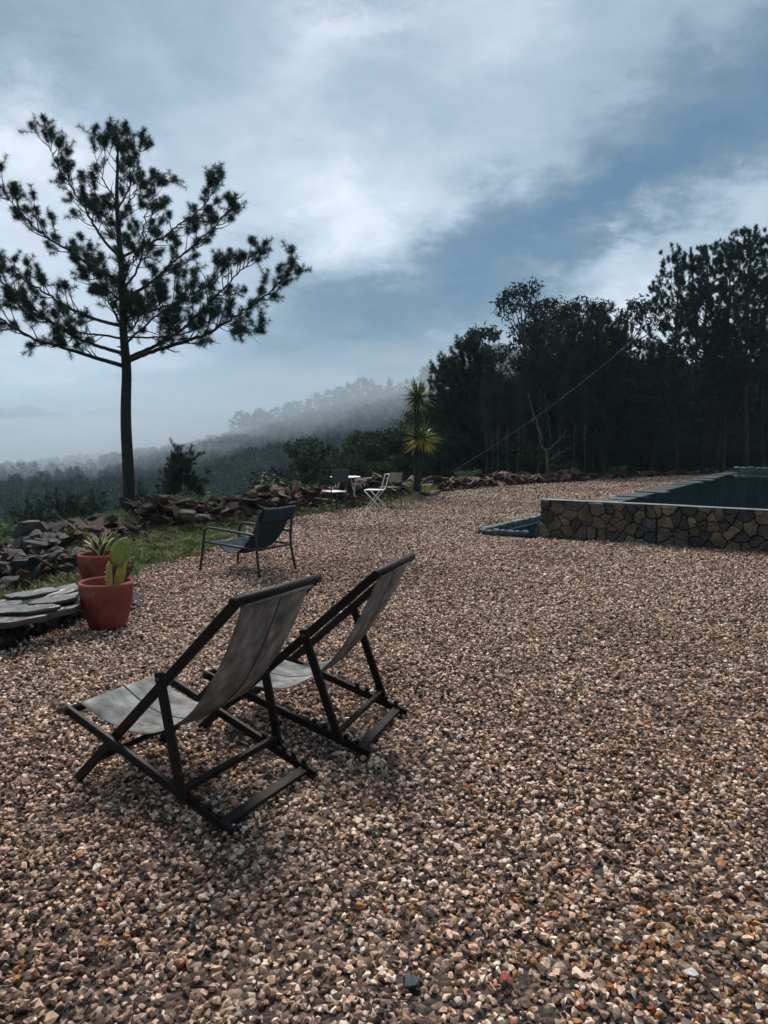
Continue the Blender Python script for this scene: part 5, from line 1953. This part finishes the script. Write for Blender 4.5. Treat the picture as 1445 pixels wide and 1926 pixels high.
# fallen pine needles and twigs caught in the gravel
n = 420
x_, y_ = gravel_pts(1.6, 7.0, 14)
V, F = [], []
for (x, y) in zip(x_, y_):
    a_ = rng.uniform(0, 6.28)
    for q_ in range(2):
        L_ = rng.uniform(.05, .13)
        a2 = a_ + rng.normal(0, .25)
        d = np.array([math.cos(a2), math.sin(a2), rng.uniform(-.05, .12)])
        sd = np.array([-math.sin(a2), math.cos(a2), 0]) * .0014
        p_ = np.array([x, y, .022])
        i_ = len(V)
        up_ = np.array([0, 0, .0022])
        V += [p_ - sd, p_ + sd, p_ + up_, p_ + d * L_ - sd, p_ + d * L_ + sd, p_ + d * L_ + up_]
        F += [(i_, i_ + 3, i_ + 5, i_ + 2), (i_ + 1, i_ + 2, i_ + 5, i_ + 4), (i_, i_ + 1, i_ + 4, i_ + 3)]
tag(link('pine_needle_litter', mesh_np('pine_needle_litter', V, np.array(F), 'needle_litter')), 'dark fallen pine needles caught among the gravel', 'needles', kind='stuff')

# larger stones among the gravel
for (px, py, sz, mt, lab) in ((775, 1850, .034, 'sett', 'wet teal-black stone in the foreground gravel'), (668, 1683, .026, 'slate', 'dark flat slate chip in the gravel, lower middle'),
                              (1385, 1168, .05, 'grey_stone', 'dark lump of stone on the gravel at the right'), (1300, 1832, .026, 'blossom', 'white pebble in the gravel at the lower right'),
                              (950, 1845, .026, 'terracotta', 'reddish chip in the gravel right of the teal stone'), (842, 1006, .10, 'slate', 'dark flat slate on the gravel left of the channel')):
    p_ = gp(px, py, .02)
    me_ = hull_mesh('pebble', rock_pts(1, .75, .5, 22, .1), mt)
    o_ = link('pebble', me_, None, (p_[0], p_[1], .024 if sz < .06 else .02), (.2, .1, rng.uniform(0, 6)), (sz, sz, sz if sz < .06 else .03))
    tag(o_, lab, 'stone')

# ------------------------------------------------------------------ air: thin haze everywhere, mist lying in the valley
mb = MB()
mb.box((0, 0, 50.5), (9300, 9300, 147))
hz = mb.build('haze', vol_mat('haze_air', (0.60, 0.82, 1.0), .00043))
tag(hz, 'thin bluish haze filling the air', 'haze', kind='stuff')


def mist_bank(px, py, y, sx, sy, sz, dens, seed):
    r_ = np.random.default_rng(seed)
    bm_ = bmesh.new()
    bmesh.ops.create_icosphere(bm_, subdivisions=4, radius=1)
    ph = r_.uniform(0, 6, 6)
    for v in bm_.verts:
        x, y2, z = v.co
        k_ = 1 + .16 * math.sin(3 * x + ph[0]) * math.cos(2.5 * z + ph[1]) + .10 * math.sin(6 * x + ph[2] + 2 * y2) + .07 * math.sin(11 * x + ph[3]) * math.cos(9 * z + ph[4])
        v.co = (x * k_ * sx, y2 * k_ * sy, z * k_ * sz)
    me_ = bpy.data.meshes.new('mist_bank')
    bm_.to_mesh(me_)
    bm_.free()
    me_.materials.append(vol_mat('mist_air', (0.74, 0.84, .91), dens))
    o_ = link('mist', me_, None, tuple(at(px, py, y)))
    return tag(o_, None, None, None, 'stuff')


for k_, a_ in enumerate(((30, 845, 340, 170, 120, 13, .0075), (60, 868, 200, 70, 45, 5, .004), (250, 848, 255, 90, 70, 9, .006), (430, 815, 300, 85, 75, 14, .005), (560, 775, 215, 60, 38, 12, .0058),
                         (690, 755, 212, 62, 36, 15, .0058), (820, 735, 215, 55, 36, 15, .005), (60, 826, 800, 420, 200, 20, .004), (200, 800, 1700, 1600, 500, 60, .0004), (480, 800, 620, 260, 160, 22, .004))):
    o_ = mist_bank(*a_, 80 + k_)
    tag(o_, 'bank of pale mist drifting in the valley', 'mist')
